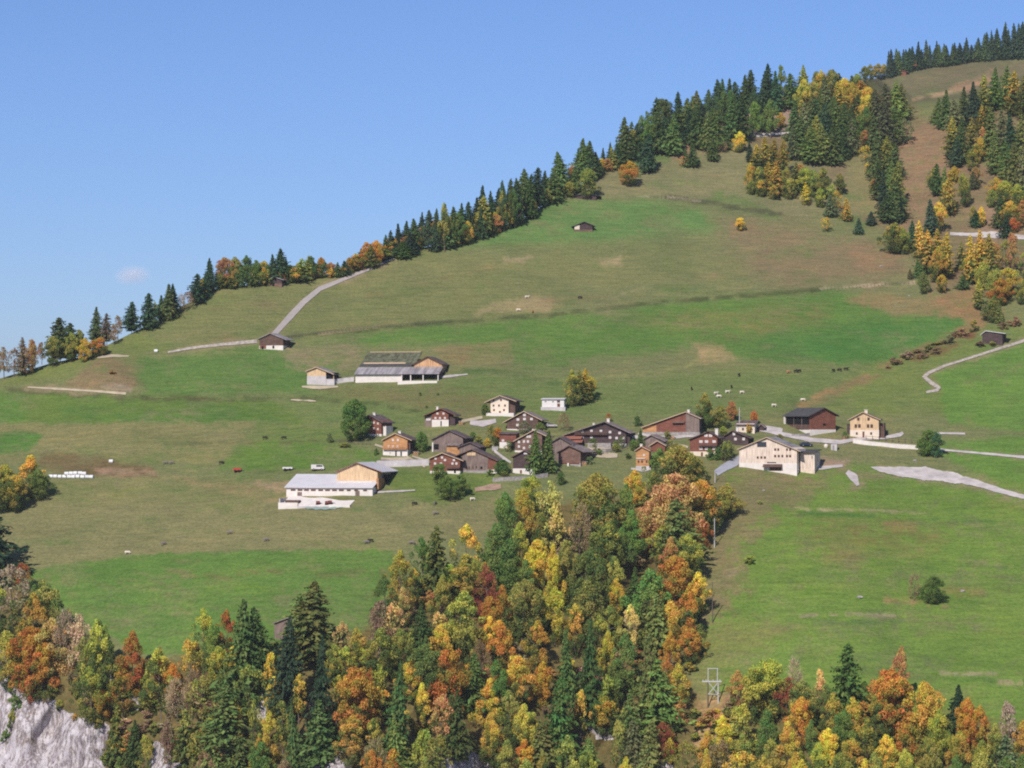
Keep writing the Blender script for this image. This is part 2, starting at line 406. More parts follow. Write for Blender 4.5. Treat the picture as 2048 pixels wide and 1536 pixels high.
# the stream gully with withered scrub
line([(2000,625),(1930,660),(1830,708),(1720,762),(1600,815)], (146,126,86), 10, .8)
line([(1940,668),(1880,700),(1830,712)], (128,96,66), 10, .7)
line([(1600,812),(1660,780)], (168,134,92), 6, .75)
# trodden verges beside lanes and yards
for pl_, wd_ in (([(546,672),(580,634),(608,604),(640,578),(690,558),(740,538),(790,516),(830,500)], 8), ([(336,705),(380,697),(440,690),(514,683)], 7), ([(2048,682),(1960,710),(1890,732),(1852,748),(1876,778)], 7), ([(1752,938),(1790,943),(1850,948),(1900,955),(1950,966),(2000,982),(2060,998)], 15), ([(1694,944),(1708,956),(1716,972)], 12), ([(1520,860),(1560,868),(1620,880),(1680,885),(1770,876)], 8), ([(2048,915),(1950,906),(1880,900)], 6), ([(55,775),(190,783),(252,788)], 7)):
    line(pl_, (152,140,104), wd_, .6, .9)
# woodland floor, upper right
poly([(1200,345),(1290,290),(1440,225),(1600,190),(1740,165),(1850,235),(2400,140),(2400,560),(1960,590),(1860,580),(1820,470),(1740,460),(1640,330),(1480,290),(1300,320)], (138,116,88), 24, .85)
poly([(1790,260),(1900,245),(1905,330),(1870,450),(1800,460),(1790,380)], (146,122,92), 20)
poly([(1265,290),(1330,284),(1320,306),(1265,310)], (170,128,104), 8); poly([(1360,265),(1410,270),(1400,300),(1345,300)], (166,128,100), 10)
poly([(1480,200),(1620,200),(1600,270),(1470,270)], (160,138,122), 16)
poly([(1940,420),(2050,380),(2050,470),(1950,480)], (154,128,104), 20, .8)
poly([(1860,590),(1960,580),(1960,650),(1900,625)], (164,124,88), 16, .8)
poly([(1690,300),(1740,300),(1760,430),(1680,420)], (136,130,88), 14)
line([(1735,300),(1760,450)], (176,142,114), 3, .7)
poly([(1240,320),(1340,300),(1340,320),(1250,335)], (98,124,68), 12, .8)
# the far shoulder
farm = np.clip((interp(tu, JUMP) + 2 - tv)/5, 0, 1)
paint(farm, (112, 110, 78))
paint(farm*pmask(wu, wv, [(1740,165),(1900,130),(2060,114),(2060,150),(1940,150),(1830,190)], 14)*.6, (124,112,84))
line([(1826,199),(1900,186),(1950,170),(1990,145)], (186,154,118), 4, .8); poly([(1900,180),(1960,150),(1985,135),(1990,165),(1940,185)], (162,130,100), 10, .7)
# grazed, drier mottling over every meadow, then one overall trim of the grass tone
for (sc_, sd_, am_, cc_) in ((120, 71, .3, (134,132,92)), (34, 73, .28, (126,130,84)), (60, 79, .22, (98,126,66))):
    paint(am_*np.clip(fbm(tu, tv*2.6, sc_, sd_, 4)*1.6 + .05, 0, 1), cc_)
poly([(560,690),(720,676),(720,735),(640,745),(580,730)], (142,134,98), 30, .7)
poly([(1395,940),(1520,945),(1640,965),(1560,1015),(1480,1110),(1500,1170),(1440,1240),(1366,1290),(1392,1100)], (134,126,88), 46, .7)
C *= np.array([1.0, .955, 1.0])
# woodland floor, lower wood
low = pmask(wu, wv, [(-300,1150),(60,1180),(250,1330),(420,1300),(700,1270),(770,1235),(800,1205),(940,1160),(1000,1110),(1010,1060),(1070,1000),(1180,1010),(1280,985),(1310,960),(1390,960),(1420,1040),(1390,1110),(1390,1220),(1362,1330),(1420,1420),(1500,1360),(2000,1440),(2400,1460),(2400,1760),(-300,1760)], 16)
paint(low*.9, (116, 102, 64))
poly([(1400,1390),(1500,1400),(1480,1560),(1390,1560)], (176,144,104), 20, .8)
for k in range(160):
    u0 = R.uniform(-200, 2200); v0 = R.uniform(960, 1700); a = R.uniform(8, 34); b = R.uniform(4, 14)
    m = np.exp(-((wu-u0)/a)**2 - ((wv-v0)/b)**2)
    paint(.6*m*low, R.choice([(150,112,60), (96,96,50), (128,92,70), (84,84,48), (172,150,128)]))
# pale limestone outcrops in the wood
ROCKS = [[(-300,1270),(0,1295),(18,1340),(45,1388),(90,1378),(122,1418),(165,1440),(218,1450),(212,1490),(205,1560),(205,1740),(-300,1740)],
         [(300,1485),(322,1480),(360,1530),(372,1740),(318,1740)], [(596,1510),(640,1470),(668,1480),(700,1530),(712,1740),(590,1740)],
         [(880,1512),(930,1498),(980,1530),(985,1740),(880,1740)], [(1156,1432),(1200,1455),(1230,1482),(1190,1476)], [(1282,1520),(1320,1508),(1350,1530),(1350,1740),(1280,1740)],
         [(500,1392),(522,1385),(540,1440),(508,1440)], [(1335,1440),(1362,1436),(1358,1456),(1338,1456)], [(265,1390),(285,1395),(280,1420),(262,1418)]]
rockm = np.zeros(tu.shape)
for k_, rp in enumerate(ROCKS): rockm = np.maximum(rockm, pmask(wu, wv, rp, 7))
bound = np.array([1.0]*3)
full = np.concatenate([np.repeat(C[:, :1], nb, 1), C, np.repeat(C[:, -1:], front.shape[1], 1)], 1)
rfull = np.concatenate([np.repeat(rockm[:, :1]*0, nb, 1), rockm, np.repeat(rockm[:, -1:], front.shape[1], 1)], 1)
# the valley side runs on beyond both ends of the view
def flank(col, sgn):
    out = []
    for i, dx in enumerate((12, 30, 60, 110, 180, 280, 420)):
        q = col.copy(); q[:, 0] += sgn*dx*(1 + col[:, 1]/2500); q[:, 2] += (3 + dx*.03)*np.sin(col[:, 1]/70 + i*1.3 + sgn) - dx*.05; out.append(q)
    return out
allp = np.stack(flank(allp[0], -1)[::-1] + list(allp) + flank(allp[-1], 1), 0)
full = np.concatenate([np.repeat(full[:1], 7, 0), full, np.repeat(full[-1:], 7, 0)], 0)
rfull = np.concatenate([np.repeat(rfull[:1]*0, 7, 0), rfull, np.repeat(rfull[-1:]*0, 7, 0)], 0); nu += 14
idx = np.arange(nu*nv).reshape(nu, nv)
F = np.stack([idx[:-1, :-1], idx[:-1, 1:], idx[1:, 1:], idx[1:, :-1]], -1)
isrock = (rfull[:-1, :-1] + rfull[1:, 1:]) > 1.0

def land_mat():
    m, nt, b = new_mat("meadow_ground")
    at = N(nt, "ShaderNodeAttribute"); at.attribute_name = "tint"
    tc = N(nt, "ShaderNodeTexCoord").outputs["Object"]
    n1 = noise(nt, tc, .035, 6, .65); n2 = noise(nt, mapping(nt, tc, (.12, .3, .9)), 1.0, 6, .7); n3 = noise(nt, tc, 1.1, 4, .7)
    c = mul(nt, at.outputs["Color"], ramp(nt, n1.outputs["Fac"], [(.3, (.84, .88, .84)), (.5, (1, 1, 1)), (.72, (1.14, 1.07, 1.02))]).outputs[0])
    c = mul(nt, c, ramp(nt, n2.outputs["Fac"], [(.28, (.74, .78, .74)), (.52, (1, 1, 1)), (.76, (1.3, 1.2, 1.1))]).outputs[0])
    c = mul(nt, c, ramp(nt, n3.outputs["Fac"], [(.25, (.58, .64, .6)), (.5, (1, 1, 1)), (.78, (1.4, 1.32, 1.2))]).outputs[0])
    nt.links.new(c, b.inputs["Base Color"]); b.inputs["Roughness"].default_value = 1; b.inputs["Specular IOR Level"].default_value = 0
    bp = N(nt, "ShaderNodeBump"); bp.inputs["Strength"].default_value = .55; bp.inputs["Distance"].default_value = .45
    nt.links.new(n3.outputs["Fac"], bp.inputs["Height"])
    b2 = N(nt, "ShaderNodeBump"); b2.inputs["Strength"].default_value = .5; b2.inputs["Distance"].default_value = 1.1
    nt.links.new(n2.outputs["Fac"], b2.inputs["Height"]); nt.links.new(bp.outputs[0], b2.inputs["Normal"]); nt.links.new(b2.outputs[0], b.inputs["Normal"])
    return m
def rock_mat():
    m, nt, b = new_mat("limestone")
    tc = N(nt, "ShaderNodeTexCoord").outputs["Object"]
    st = mapping(nt, tc, (.16, .2, .045), (0, math.radians(-38), 0))
    n1 = noise(nt, st, 1.6, 8, .72); n2 = noise(nt, tc, .09, 5, .6); n3 = noise(nt, tc, .8, 6, .7)
    c = ramp(nt, n1.outputs["Fac"], [(.30, A(104, 96, 92)), (.41, A(196, 186, 190)), (.56, A(230, 223, 224))]).outputs[0]
    c = mul(nt, c, ramp(nt, n2.outputs["Fac"], [(.25, (.74, .68, .6)), (.42, (1, 1, 1))]).outputs[0])
    c = mul(nt, c, ramp(nt, n3.outputs["Fac"], [(.3, (.72, .70, .68)), (.5, (1, 1, 1))]).outputs[0])
    n4 = noise(nt, mapping(nt, tc, (.3, .2, .06), (0, math.radians(-38), 0)), 1.0, 5, .7)
    ab = N(nt, "ShaderNodeMath", operation='ABSOLUTE'); sb_ = N(nt, "ShaderNodeMath", operation='SUBTRACT'); sb_.inputs[1].default_value = .5
    nt.links.new(n4.outputs["Fac"], sb_.inputs[0]); nt.links.new(sb_.outputs[0], ab.inputs[0])
    c = mul(nt, c, ramp(nt, ab.outputs[0], [(.0, (.34, .30, .28)), (.02, (.66, .62, .6)), (.06, (1, 1, 1))]).outputs[0])
    n5 = noise(nt, tc, .35, 5, .7)
    c = mul(nt, c, ramp(nt, n5.outputs["Fac"], [(.30, (.36, .33, .26)), (.37, (.85, .8, .74)), (.45, (1, 1, 1))]).outputs[0])
    nt.links.new(c, b.inputs["Base Color"])
    bp = N(nt, "ShaderNodeBump"); bp.inputs["Strength"].default_value = .9; bp.inputs["Distance"].default_value = 1.6
    nt.links.new(n1.outputs["Fac"], bp.inputs["Height"])
    bp2 = N(nt, "ShaderNodeBump"); bp2.inputs["Strength"].default_value = .7; bp2.inputs["Distance"].default_value = .5
    nt.links.new(n3.outputs["Fac"], bp2.inputs["Height"]); nt.links.new(bp.outputs[0], bp2.inputs["Normal"]); nt.links.new(bp2.outputs[0], b.inputs["Normal"])
    return m
def sub(name, fmask, mat):
    f = F[fmask].reshape(-1, 4); used, inv = np.unique(f.ravel(), return_inverse=True)
    me = np_mesh(name, allp.reshape(-1, 3)[used], inv.reshape(-1, 4), full.reshape(-1, 3)[used], True)
    o = link(name, me, mat); o["kind"] = "structure"; return o
sub("hillside", ~isrock, land_mat())
sub("cliff", isrock, rock_mat())

# ------------------------------------------------------------------ lanes, tracks and yards laid on the slope
def strip(name, pts_, mat, up=.16, step=4.0):
    """pts_: (u, v, half-height px[, half-width px]) along the middle line; laid on the ground as a sheet"""
    rows = []
    for (p, q) in zip(pts_[:-1], pts_[1:]):
        L = math.hypot(q[0]-p[0], q[1]-p[1]); n = max(1, int(L/step))
        for k in range(n):
            t = k/n; rows.append([a*(1-t)+b*t for a, b in zip(p, q)])
    rows.append(list(pts_[-1]))
    rows = np.array(rows); d = np.gradient(rows[:, :2], axis=0); d /= np.maximum(np.linalg.norm(d, axis=1), 1e-6)[:, None]
    nrm = np.stack([-d[:, 1], d[:, 0]], 1)
    cols = np.linspace(-1, 1, 5); vs = []
    jig = 1 + (.14 if name in ('lane', 'road', 'track') else .34)*fbm(np.arange(len(rows))*4.0, np.zeros(len(rows)), 16, R.randint(1, 999))
    for c in cols:
        uv = rows[:, :2] + nrm*(rows[:, 2]*c*jig)[:, None]
        p = unproj(uv[:, 0], uv[:, 1]); p[:, 2] += up; p[:, 1] -= .12; vs.append(p)
    vs = np.stack(vs, 1); n, m = vs.shape[:2]; ix = np.arange(n*m).reshape(n, m)
    f = np.stack([ix[:-1, :-1], ix[:-1, 1:], ix[1:, 1:], ix[1:, :-1]], -1).reshape(-1, 4)
    o = link(name, np_mesh(name, vs.reshape(-1, 3), f, None, True), mat); o["kind"] = "structure"; return o
strip("lane", [(546,672,5.4),(580,634,6),(608,604,5.6),(640,578,4.4),(690,558,3.4),(740,538,2.8),(790,516,2.2),(830,500,1.6)], M['road'])
strip("track", [(336,705,1.8),(380,697,2.4),(440,690,3),(514,683,3.6)], M['rut'])
strip("path", [(55,775,1.4),(110,778,2.2),(190,783,2),(252,788,2.4)], M['dirt'])
strip("path", [(195,715,2.6),(225,712,3.2),(258,713,1)], M['dirt'])
strip("track", [(2120,660,3.2),(2048,682,2.8),(1960,710,2.4),(1890,732,2.4),(1858,746,3),(1848,754,3.8),(1862,766,3.8),(1878,776,4),(1874,781,3),(1852,785,2)], M['rut'])
strip("yard", [(1742,935,.8),(1760,939,5),(1790,943,9),(1850,948,12),(1900,955,11),(1950,966,7),(2000,982,4.5),(2060,998,4),(2160,1020,4)], M['gravel'])
strip("scree", [(1694,944,4),(1708,956,9),(1716,972,3)], M['gravel'])
strip("road", [(1432,947,6),(1450,935,8),(1470,925,8),(1482,915,5)], M['asphalt'])
strip("path", [(1600,935,2),(1640,937,3.5),(1685,932,2)], M['gravel'])
strip("path", [(2140,922,2.4),(2048,915,2.4),(1950,906,2.2),(1880,900,2)], M['gravel'])
strip("road", [(1520,860,3),(1560,868,4),(1620,880,4.5),(1680,885,4),(1720,878,3),(1770,876,3),(1800,870,4),(1806,866,3)], M['gravel'])
strip("path", [(1870,867,1.6),(1930,868,2)], M['gravel'])
strip("path", [(898,848,2),(930,842,2.4),(965,835,3)], M['dirt'])
strip("yard", [(940,846,4),(965,848,6),(992,842,4)], M['gravel'])
strip("path", [(750,890,2),(800,905,2),(850,935,1.5)], M['dirt'])
strip("yard", [(870,756,2),(900,753,2.5),(935,749,1)], M['gravel'])
strip("path", [(755,985,2),(800,983,1.6),(830,981,1)], M['gravel'])
strip("yard", [(950,980,4),(975,976,6),(1002,973,5)], M['tilled'])
strip("path", [(1470,272,3),(1520,271,3.4),(1580,266,3.4)], M['gravel'])
strip("yard", [(1900,468,3),(1945,470,3.6),(1985,470,6),(2030,474,4),(2060,476,4)], M['gravel'])
strip("path", [(582,800,1),(596,801,1.8),(606,801.5,.7),(618,802,1.6),(632,803,1)], M['dirt'])
strip("yard", [(1170,905,3),(1200,910,6),(1235,912,4)], M['dirt'])
strip("yard", [(1500,858,3),(1530,856,5),(1565,862,4)], M['gravel'])

strip("path", [(1276,868,2),(1310,874,3),(1350,875,3),(1385,872,3),(1402,866,2)], M['gravel'])
strip("path", [(984,893,2),(992,905,3),(1006,916,3),(1022,926,2)], M['gravel'])
strip("yard", [(1150,898,2),(1176,900,4),(1205,899,4),(1232,893,3),(1262,884,2)], M['dirt'])
strip("path", [(824,913,1.6),(850,921,2),(858,928,1.6)], M['dirt'])
strip("yard", [(762,918,2),(790,919,3),(822,917,2)], M['dirt'])
strip("path", [(1330,884,2),(1350,890,3),(1376,895,2)], M['dirt'])
strip("yard", [(1262,938,2),(1285,941,3.5),(1302,938,2)], M['gravel'])
strip("yard", [(604,774,1.6),(640,776,3.4),(676,774,1.6)], M['dirt'])
# ------------------------------------------------------------------ trees
def leaf_mat():
    m, nt, b = new_mat("foliage")
    oi = N(nt, "ShaderNodeObjectInfo"); at = N(nt, "ShaderNodeAttribute"); at.attribute_name = "tint"
    sp = N(nt, "ShaderNodeSeparateColor"); nt.links.new(at.outputs["Color"], sp.inputs[0])
    def m1(op, a, b_, clamp=False):
        n = N(nt, "ShaderNodeMath", operation=op); n.use_clamp = clamp
        for s, i in ((a, 0), (b_, 1)):
            if hasattr(s, 'is_output'): nt.links.new(s, n.inputs[i])
            else: n.inputs[i].default_value = s
        return n.outputs[0]
    # lower, late-turning leaves stay greener: alpha of the object colour says how far
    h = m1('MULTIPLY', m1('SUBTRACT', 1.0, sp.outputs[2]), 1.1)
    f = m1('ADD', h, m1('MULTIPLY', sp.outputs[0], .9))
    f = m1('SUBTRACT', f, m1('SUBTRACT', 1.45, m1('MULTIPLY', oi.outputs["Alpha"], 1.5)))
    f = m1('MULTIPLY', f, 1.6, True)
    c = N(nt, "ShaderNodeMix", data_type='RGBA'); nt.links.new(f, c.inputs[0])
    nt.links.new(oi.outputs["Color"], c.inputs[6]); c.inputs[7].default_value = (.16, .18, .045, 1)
    hs = N(nt, "ShaderNodeHueSaturation"); hs.inputs["Saturation"].default_value = .97; nt.links.new(c.outputs[2], hs.inputs["Color"])
    nt.links.new(m1('ADD', .487, m1('MULTIPLY', sp.outputs[0], .07)), hs.inputs["Hue"])
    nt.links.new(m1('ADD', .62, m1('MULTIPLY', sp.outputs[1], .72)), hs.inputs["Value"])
    b.inputs["Specular IOR Level"].default_value = .12; b.inputs["Roughness"].default_value = .7
    nt.links.new(hs.outputs[0], b.inputs["Base Color"])
    tr = N(nt, "ShaderNodeBsdfTranslucent"); nt.links.new(hs.outputs[0], tr.inputs["Color"])
    mx = N(nt, "ShaderNodeMixShader"); mx.inputs[0].default_value = .38
    nt.links.new(b.outputs[0], mx.inputs[1]); nt.links.new(tr.outputs[0], mx.inputs[2])
    nt.links.new(mx.outputs[0], nt.nodes["Material Output"].inputs["Surface"])
    return m
LEAF = leaf_mat()
def nrmz(a): return a / np.maximum(np.linalg.norm(a, axis=-1, keepdims=True), 1e-9)
def leaf_quads(c, nrm, su, sv, rs, align=None):
    n = len(c)
    r = rs.normal(size=(n, 3)) if align is None else align
    a = nrmz(r - (r*nrm).sum(1, keepdims=True)*nrm); b = np.cross(nrm, a)
    su = np.broadcast_to(su, n)[:, None]; sv = np.broadcast_to(sv, n)[:, None]
    j = lambda: (1 + rs.uniform(-.35, .35, (n, 1)))
    v = np.stack([c - a*su*j(), c - b*sv*j(), c + a*su*j(), c + b*sv*j()], 1)
    return v.reshape(-1, 3)
def crown_mesh(name, v, col):
    return np_mesh(name, v, np.arange(len(v)).reshape(-1, 4), np.repeat(col, 4, 0))
def broadleaf(seed, zb=.12, nc=100, nl=190, pw=.75, sharp=.55, leaf=.0138, cr=(.06, .13), hole=.0, lobe=1.0):
    rs = np.random.RandomState(seed); V = []; K = []
    lean = rs.uniform(-.05, .05, 2); lob = rs.uniform(0, 6.28, 4)
    i = 0
    while i < nc:
        zf = rs.rand()**.85
        prof = max(math.sin(math.pi*min(1, zf**pw)), 0)**sharp * .5
        az = rs.rand()*6.283; prof *= 1 + lobe*(.16*math.sin(2*az+lob[0]) + .12*math.sin(3*az+lob[1]+4*zf))
        rr = prof * (rs.uniform(.35, .92) if rs.rand() < .8 else rs.uniform(0, .4))
        z = zb + (1-zb)*(.06 + .88*zf)
        cen = np.array([math.cos(az)*rr + lean[0]*z, math.sin(az)*rr + lean[1]*z, z])
        r = rs.uniform(*cr) * (.75 if zf > .85 else 1)
        n = int(nl * (r/.12)**1.6 * (1-hole*rs.rand()))
        d = nrmz(rs.normal(size=(n, 3)) + np.array([0, 0, .35])); rad = r*(rs.uniform(.45, 1.08, (n, 1))**.6)
        p = cen + d*rad*np.array([1, 1, .72])
        nn = nrmz(d*1.0 + rs.normal(size=(n, 3))*.85 + np.array([0, 0, .25]))
        V.append(leaf_quads(p, nn, leaf*rs.uniform(.7, 1.35, n), leaf*rs.uniform(.6, 1.1, n), rs))
        ct = rs.rand()
        K.append(np.stack([np.clip(ct + rs.normal(size=n)*.1, 0, 1), rs.rand(n), np.clip(p[:, 2], 0, 1)], 1)); i += 1
    v = np.concatenate(V); top = v[:, 2].max(); v[:, 2] = np.where(v[:, 2] > 0, v[:, 2]/max(top, 1), v[:, 2])
    return crown_mesh(name="broadleaf_crown", v=v, col=np.concatenate(K))
def conifer(seed, n=34, nb=9, zb=.06, pw=.85, droop=.055, wid=.034, steps=6, air=0.0, hang=1.0):
    rs = np.random.RandomState(seed); P_, Nn, Al, SU, SV, K = [], [], [], [], [], []
    ph = rs.uniform(0, 6.28, 3)
    for i in range(n):
        zf = (i + .5*rs.rand())/n; z0 = zb + (.985-zb)*zf
        L0 = .5*(1-zf)**pw + .012
        L0 *= min(1, .55 + zf*3.5)
        for k in range(nb):
            if rs.rand() < air: continue
            az = 6.283*(k + rs.rand()*.8)/nb + i*2.4
            L = L0*rs.uniform(.62, 1.12)*(1 + .18*math.sin(az+ph[0]) + .12*math.sin(2*az+ph[1]+6*zf)); ct = rs.rand()
            d = np.array([math.cos(az), math.sin(az), 0]); side = np.array([-d[1], d[0], 0])
            dr = droop*(1.25-zf)*rs.uniform(.4, 1.5); jz = rs.normal()*.014; L *= rs.choice([1, 1, 1, .75, 1.18])
            for s in range(steps):
                t = (s + rs.rand()*.6 + .3)/steps
                c = d*L*t + np.array([0, 0, z0 + jz - dr*t + dr*.5*max(0, t-.7)]) + side*rs.normal()*.018
                ww = wid*(1.25 - .6*t)*(.55 + .6*(1-zf)) + .003
                for q in range(2):
                    if q == 0: nn = np.array([0, 0, 1.]) + d*rs.uniform(-.2, .7) + rs.normal(size=3)*.35; su = L/steps*.9 + .006; sv = ww
                    else:
                        nn = d*.8 + side*rs.normal()*.8 + np.array([0, 0, .35]); su = .5*L/steps + .012; sv = ww*.7*hang
                    P_.append(c + np.array([0, 0, -.006*q])); Nn.append(nn); Al.append(d if q == 0 else side); SU.append(su); SV.append(sv)
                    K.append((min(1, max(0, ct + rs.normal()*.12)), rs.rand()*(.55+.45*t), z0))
    for k in range(14):
        z0 = rs.uniform(.94, 1.0); a = rs.rand()*6.28; P_.append(np.array([math.cos(a)*.012*(1-z0)*30, math.sin(a)*.012*(1-z0)*30, z0-.008]))
        Nn.append(np.array([math.cos(a), math.sin(a), .2])); Al.append(np.array([0, 0, 1.])); SU.append(.012); SV.append(.012); K.append((.5, .6, 1))
    v = leaf_quads(np.array(P_), nrmz(np.array(Nn)), np.array(SU), np.array(SV), rs, np.array(Al))
    return crown_mesh("conifer_crown", v, np.array(K))
def twiggy(seed, n=900):
    """thin, nearly leafless crown: fans of twigs"""
    rs = np.random.RandomState(seed)
    v = []; K = []
    for k in range(46):
        zf = rs.rand()**.8; z = .2 + .74*zf; pr = .5*math.sin(math.pi*min(1, zf**.7*.97+.03))**.6
        az = rs.rand()*6.28; o = np.array([math.cos(az)*pr*.45, math.sin(az)*pr*.45, z-.1*rs.rand()])
        for q in range(26):
            d = nrmz(np.array([math.cos(az), math.sin(az), .75]) + rs.normal(size=3)*.55)
            c = o + d*rs.uniform(.03, .17)
            nn = nrmz(np.cross(d, rs.normal(size=3)))
            v.append(leaf_quads(c[None], nn[None], np.array([rs.uniform(.03, .065)]), np.array([.0055]), rs, d[None])); K.append((rs.rand(), rs.rand(), z))
    for k in range(420):
        zf = rs.rand(); pr = .5*math.sin(math.pi*min(1, zf**.7*.97+.03))**.6*rs.rand()**.4; az = rs.rand()*6.28
        c = np.array([[math.cos(az)*pr, math.sin(az)*pr, .2+.78*zf]])
        v.append(leaf_quads(c, nrmz(rs.normal(size=(1, 3))), np.array([.014]), np.array([.012]), rs)); K.append((rs.rand(), rs.rand(), zf))
    return crown_mesh("bare_crown", np.concatenate(v), np.array(K))
def trunk_mesh(seed, top=.8, rad=.018, limbs=5, zl=.25):
    rs = np.random.RandomState(seed); mb = MB()
    pts_ = [(rs.normal()*.006*k, rs.normal()*.006*k, z) for k, z in enumerate((-.06, .0, .15, .35, .6, top))]
    mb.tube(pts_, [rad*1.5, rad*1.25, rad, rad*.8, rad*.5, rad*.12], 6)
    for k in range(limbs):
        z = rs.uniform(zl, .62); az = rs.rand()*6.28; L = rs.uniform(.18, .36)
        mb.tube([(0, 0, z), (math.cos(az)*L*.5, math.sin(az)*L*.5, z+.07), (math.cos(az)*L, math.sin(az)*L, z+.2)], [rad*.45, rad*.3, rad*.1], 4)
    me = bpy.data.meshes.new("trunk"); me.from_pydata(mb.v, [], mb.f); me.update(); me.materials.append(M['bark']); return me
VAR = {
 'b': [broadleaf(s, zb=.03) for s in range(1, 9)],
 'e': [broadleaf(s, zb=.02, nc=170, nl=170, sharp=.5, cr=(.06, .11), lobe=.35) for s in range(91, 93)],
 't': [broadleaf(s, zb=.03, pw=.62, sharp=.8, nc=56) for s in range(11, 15)],
 'v': [broadleaf(s, zb=.14, nc=44, nl=90, hole=.5, leaf=.02, cr=(.07, .13)) for s in range(21, 24)],
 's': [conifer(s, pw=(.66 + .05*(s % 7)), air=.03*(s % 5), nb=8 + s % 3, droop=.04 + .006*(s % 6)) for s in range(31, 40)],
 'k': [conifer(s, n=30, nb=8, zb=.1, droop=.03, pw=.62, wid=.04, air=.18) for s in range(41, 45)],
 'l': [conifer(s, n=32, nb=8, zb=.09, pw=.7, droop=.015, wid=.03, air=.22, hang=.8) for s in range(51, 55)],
 'p': [broadleaf(s, zb=.16, nc=52, nl=130, pw=.6, sharp=.7, leaf=.018, cr=(.07, .13)) for s in range(61, 65)],
 'n': [twiggy(s) for s in range(71, 74)],
 'h': [broadleaf(s, zb=-.25, nc=30, nl=95, leaf=.034, cr=(.1, .17)) for s in range(81, 84)],
}
for lst in VAR.values():
    for me in lst: me.materials.append(LEAF)
TR_B = [trunk_mesh(s) for s in (1, 2, 3)]
TR_S = [trunk_mesh(s, top=.95, rad=.012, limbs=0) for s in (4, 5)]
TR_P = [trunk_mesh(s, top=.85, rad=.014, limbs=6, zl=.15) for s in (6, 7)]
KIND = {'b': ("broadleaf_tree", "broadleaf tree"), 't': ("broadleaf_tree", "broadleaf tree"), 'e': ("broadleaf_tree", "dense broadleaf tree"), 'v': ("broadleaf_tree", "thin-leaved tree"), 's': ("spruce_tree", "spruce"),
        'k': ("conifer_tree", "open-branched conifer"), 'l': ("larch_tree", "larch"), 'p': ("pine_tree", "pine"), 'n': ("bare_tree", "nearly leafless tree"), 'h': ("shrub", "shrub")}
# name: (lit colour, share of green still in it, words)
TC = {'y': ((204,172,66), .34, "bright yellow"), 'yo': ((196,158,66), .40, "golden"), 'o': ((188,126,52), .34, "orange"), 'r': ((162,90,48), .2, "rust-red"),
      'd': ((130,68,50), .12, "dark red"), 'p': ((204,162,106), .2, "pinkish orange"), 'pk': ((182,150,126), .08, "dull pink"), 'yg': ((170,164,66), .55, "yellow-green"),
      'ol': ((154,146,68), .5, "olive"), 'g': ((110,126,58), .3, "green"), 'dg': ((100,116,56), 0., "deep green"), 'bg': ((80,104,72), 0., "dark green"),
      'lg': ((120,126,64), 0., "dull green"), 'sp': ((96,110,58), 0., "dark green"), 'sb': ((70,88,60), 0., "blue-black green"), 'br': ((140,112,86), .05, "brownish"),
      'gy': ((116,116,76), 0., "grey-green"), 'yp': ((196,174,104), .25, "pale yellow"), 'ro': ((174,120,78), .2, "russet")}
TREES = []
def tree(u, vtop, h, w_, kind, col, shrub=False):
    if kind == 's' and col == 'g': col = 'dg'
    vb = min(vtop + h, 1700.0)
    p = unproj(u, vb); k = p[1] / FPX
    H = h*k*1.03*(1 if h > 95 else R.uniform(.9, 1.1)); W = w_*k*(.92 if vb > 1050 and kind in 'btv' else 1)*R.uniform(.88, 1.14)
    if kind in 'ks' and 1580 < u < 2060 and 120 < vtop < 400 and h > 55:
        col = R.choice(['dg', 'sp', 'sb', 'lg', 'lg', 'gy', 'ol', 'sp']); kind = R.choice('kssl') if col != 'ol' else 'l'; w_ *= R.uniform(.72, .98); h *= R.uniform(.86, 1.06)
    if kind == 'b' and h > 80 and R.random() < .5: kind = 't'
    name, word = KIND[kind]
    if name == 'broadleaf_tree' and col in ('o', 'r', 'd', 'ro', 'p'): name = 'beech_tree'
    root = empty(name, (p[0], p[1], p[2] - .15), R.uniform(0, 6.28)); root.rotation_euler = (R.gauss(0, .028), R.gauss(0, .028), root.rotation_euler.z)
    cr = bpy.data.objects.new("crown", R.choice(VAR[kind])); COL.objects.link(cr); cr.parent = root
    f = {'s': 1.42, 'k': 1.3, 'l': 1.6, 'p': 1.2, 'b': 1.1, 't': 1.1, 'v': 1.08}.get(kind, 1.0)
    cr.scale = (W*f*R.uniform(.94, 1.06), W*f*R.uniform(.94, 1.06), H)
    c, al, cw = TC[col]; c = np.array(c, float)
    j = 1 + (NP.uniform(-.09, .09) if kind not in 'skl' else NP.uniform(-.17, .16)); c = np.clip(c*j*(1+NP.uniform(-.045, .045, 3)), 4, 250)
    a = lin(c)*(1.34 if kind in 'sk' else 1.36 if col in ('y', 'p', 'yp', 'pk', 'o', 'yo') else 1.5)
    cr.color = (*[float(x) for x in a], min(1, max(0, al + .02 + R.uniform(-.15, .2))) if al > .1 else al)
    if kind != 'h':
        t = bpy.data.objects.new("trunk", R.choice(TR_S if kind in 'skl' else TR_P if kind == 'p' else TR_B)); COL.objects.link(t); t.parent = root
        t.scale = (H*.7, H*.7, H*.9)
    TREES.append((root, u, vtop + h*.5, vb, h, w_, word, cw)); return root
def trees(txt):
    for ln in txt.strip().replace('\n', ';').split(';'):
        p = ln.split()
        if p: tree(float(p[0]), float(p[1]), float(p[2]), float(p[3]), p[4], p[5])
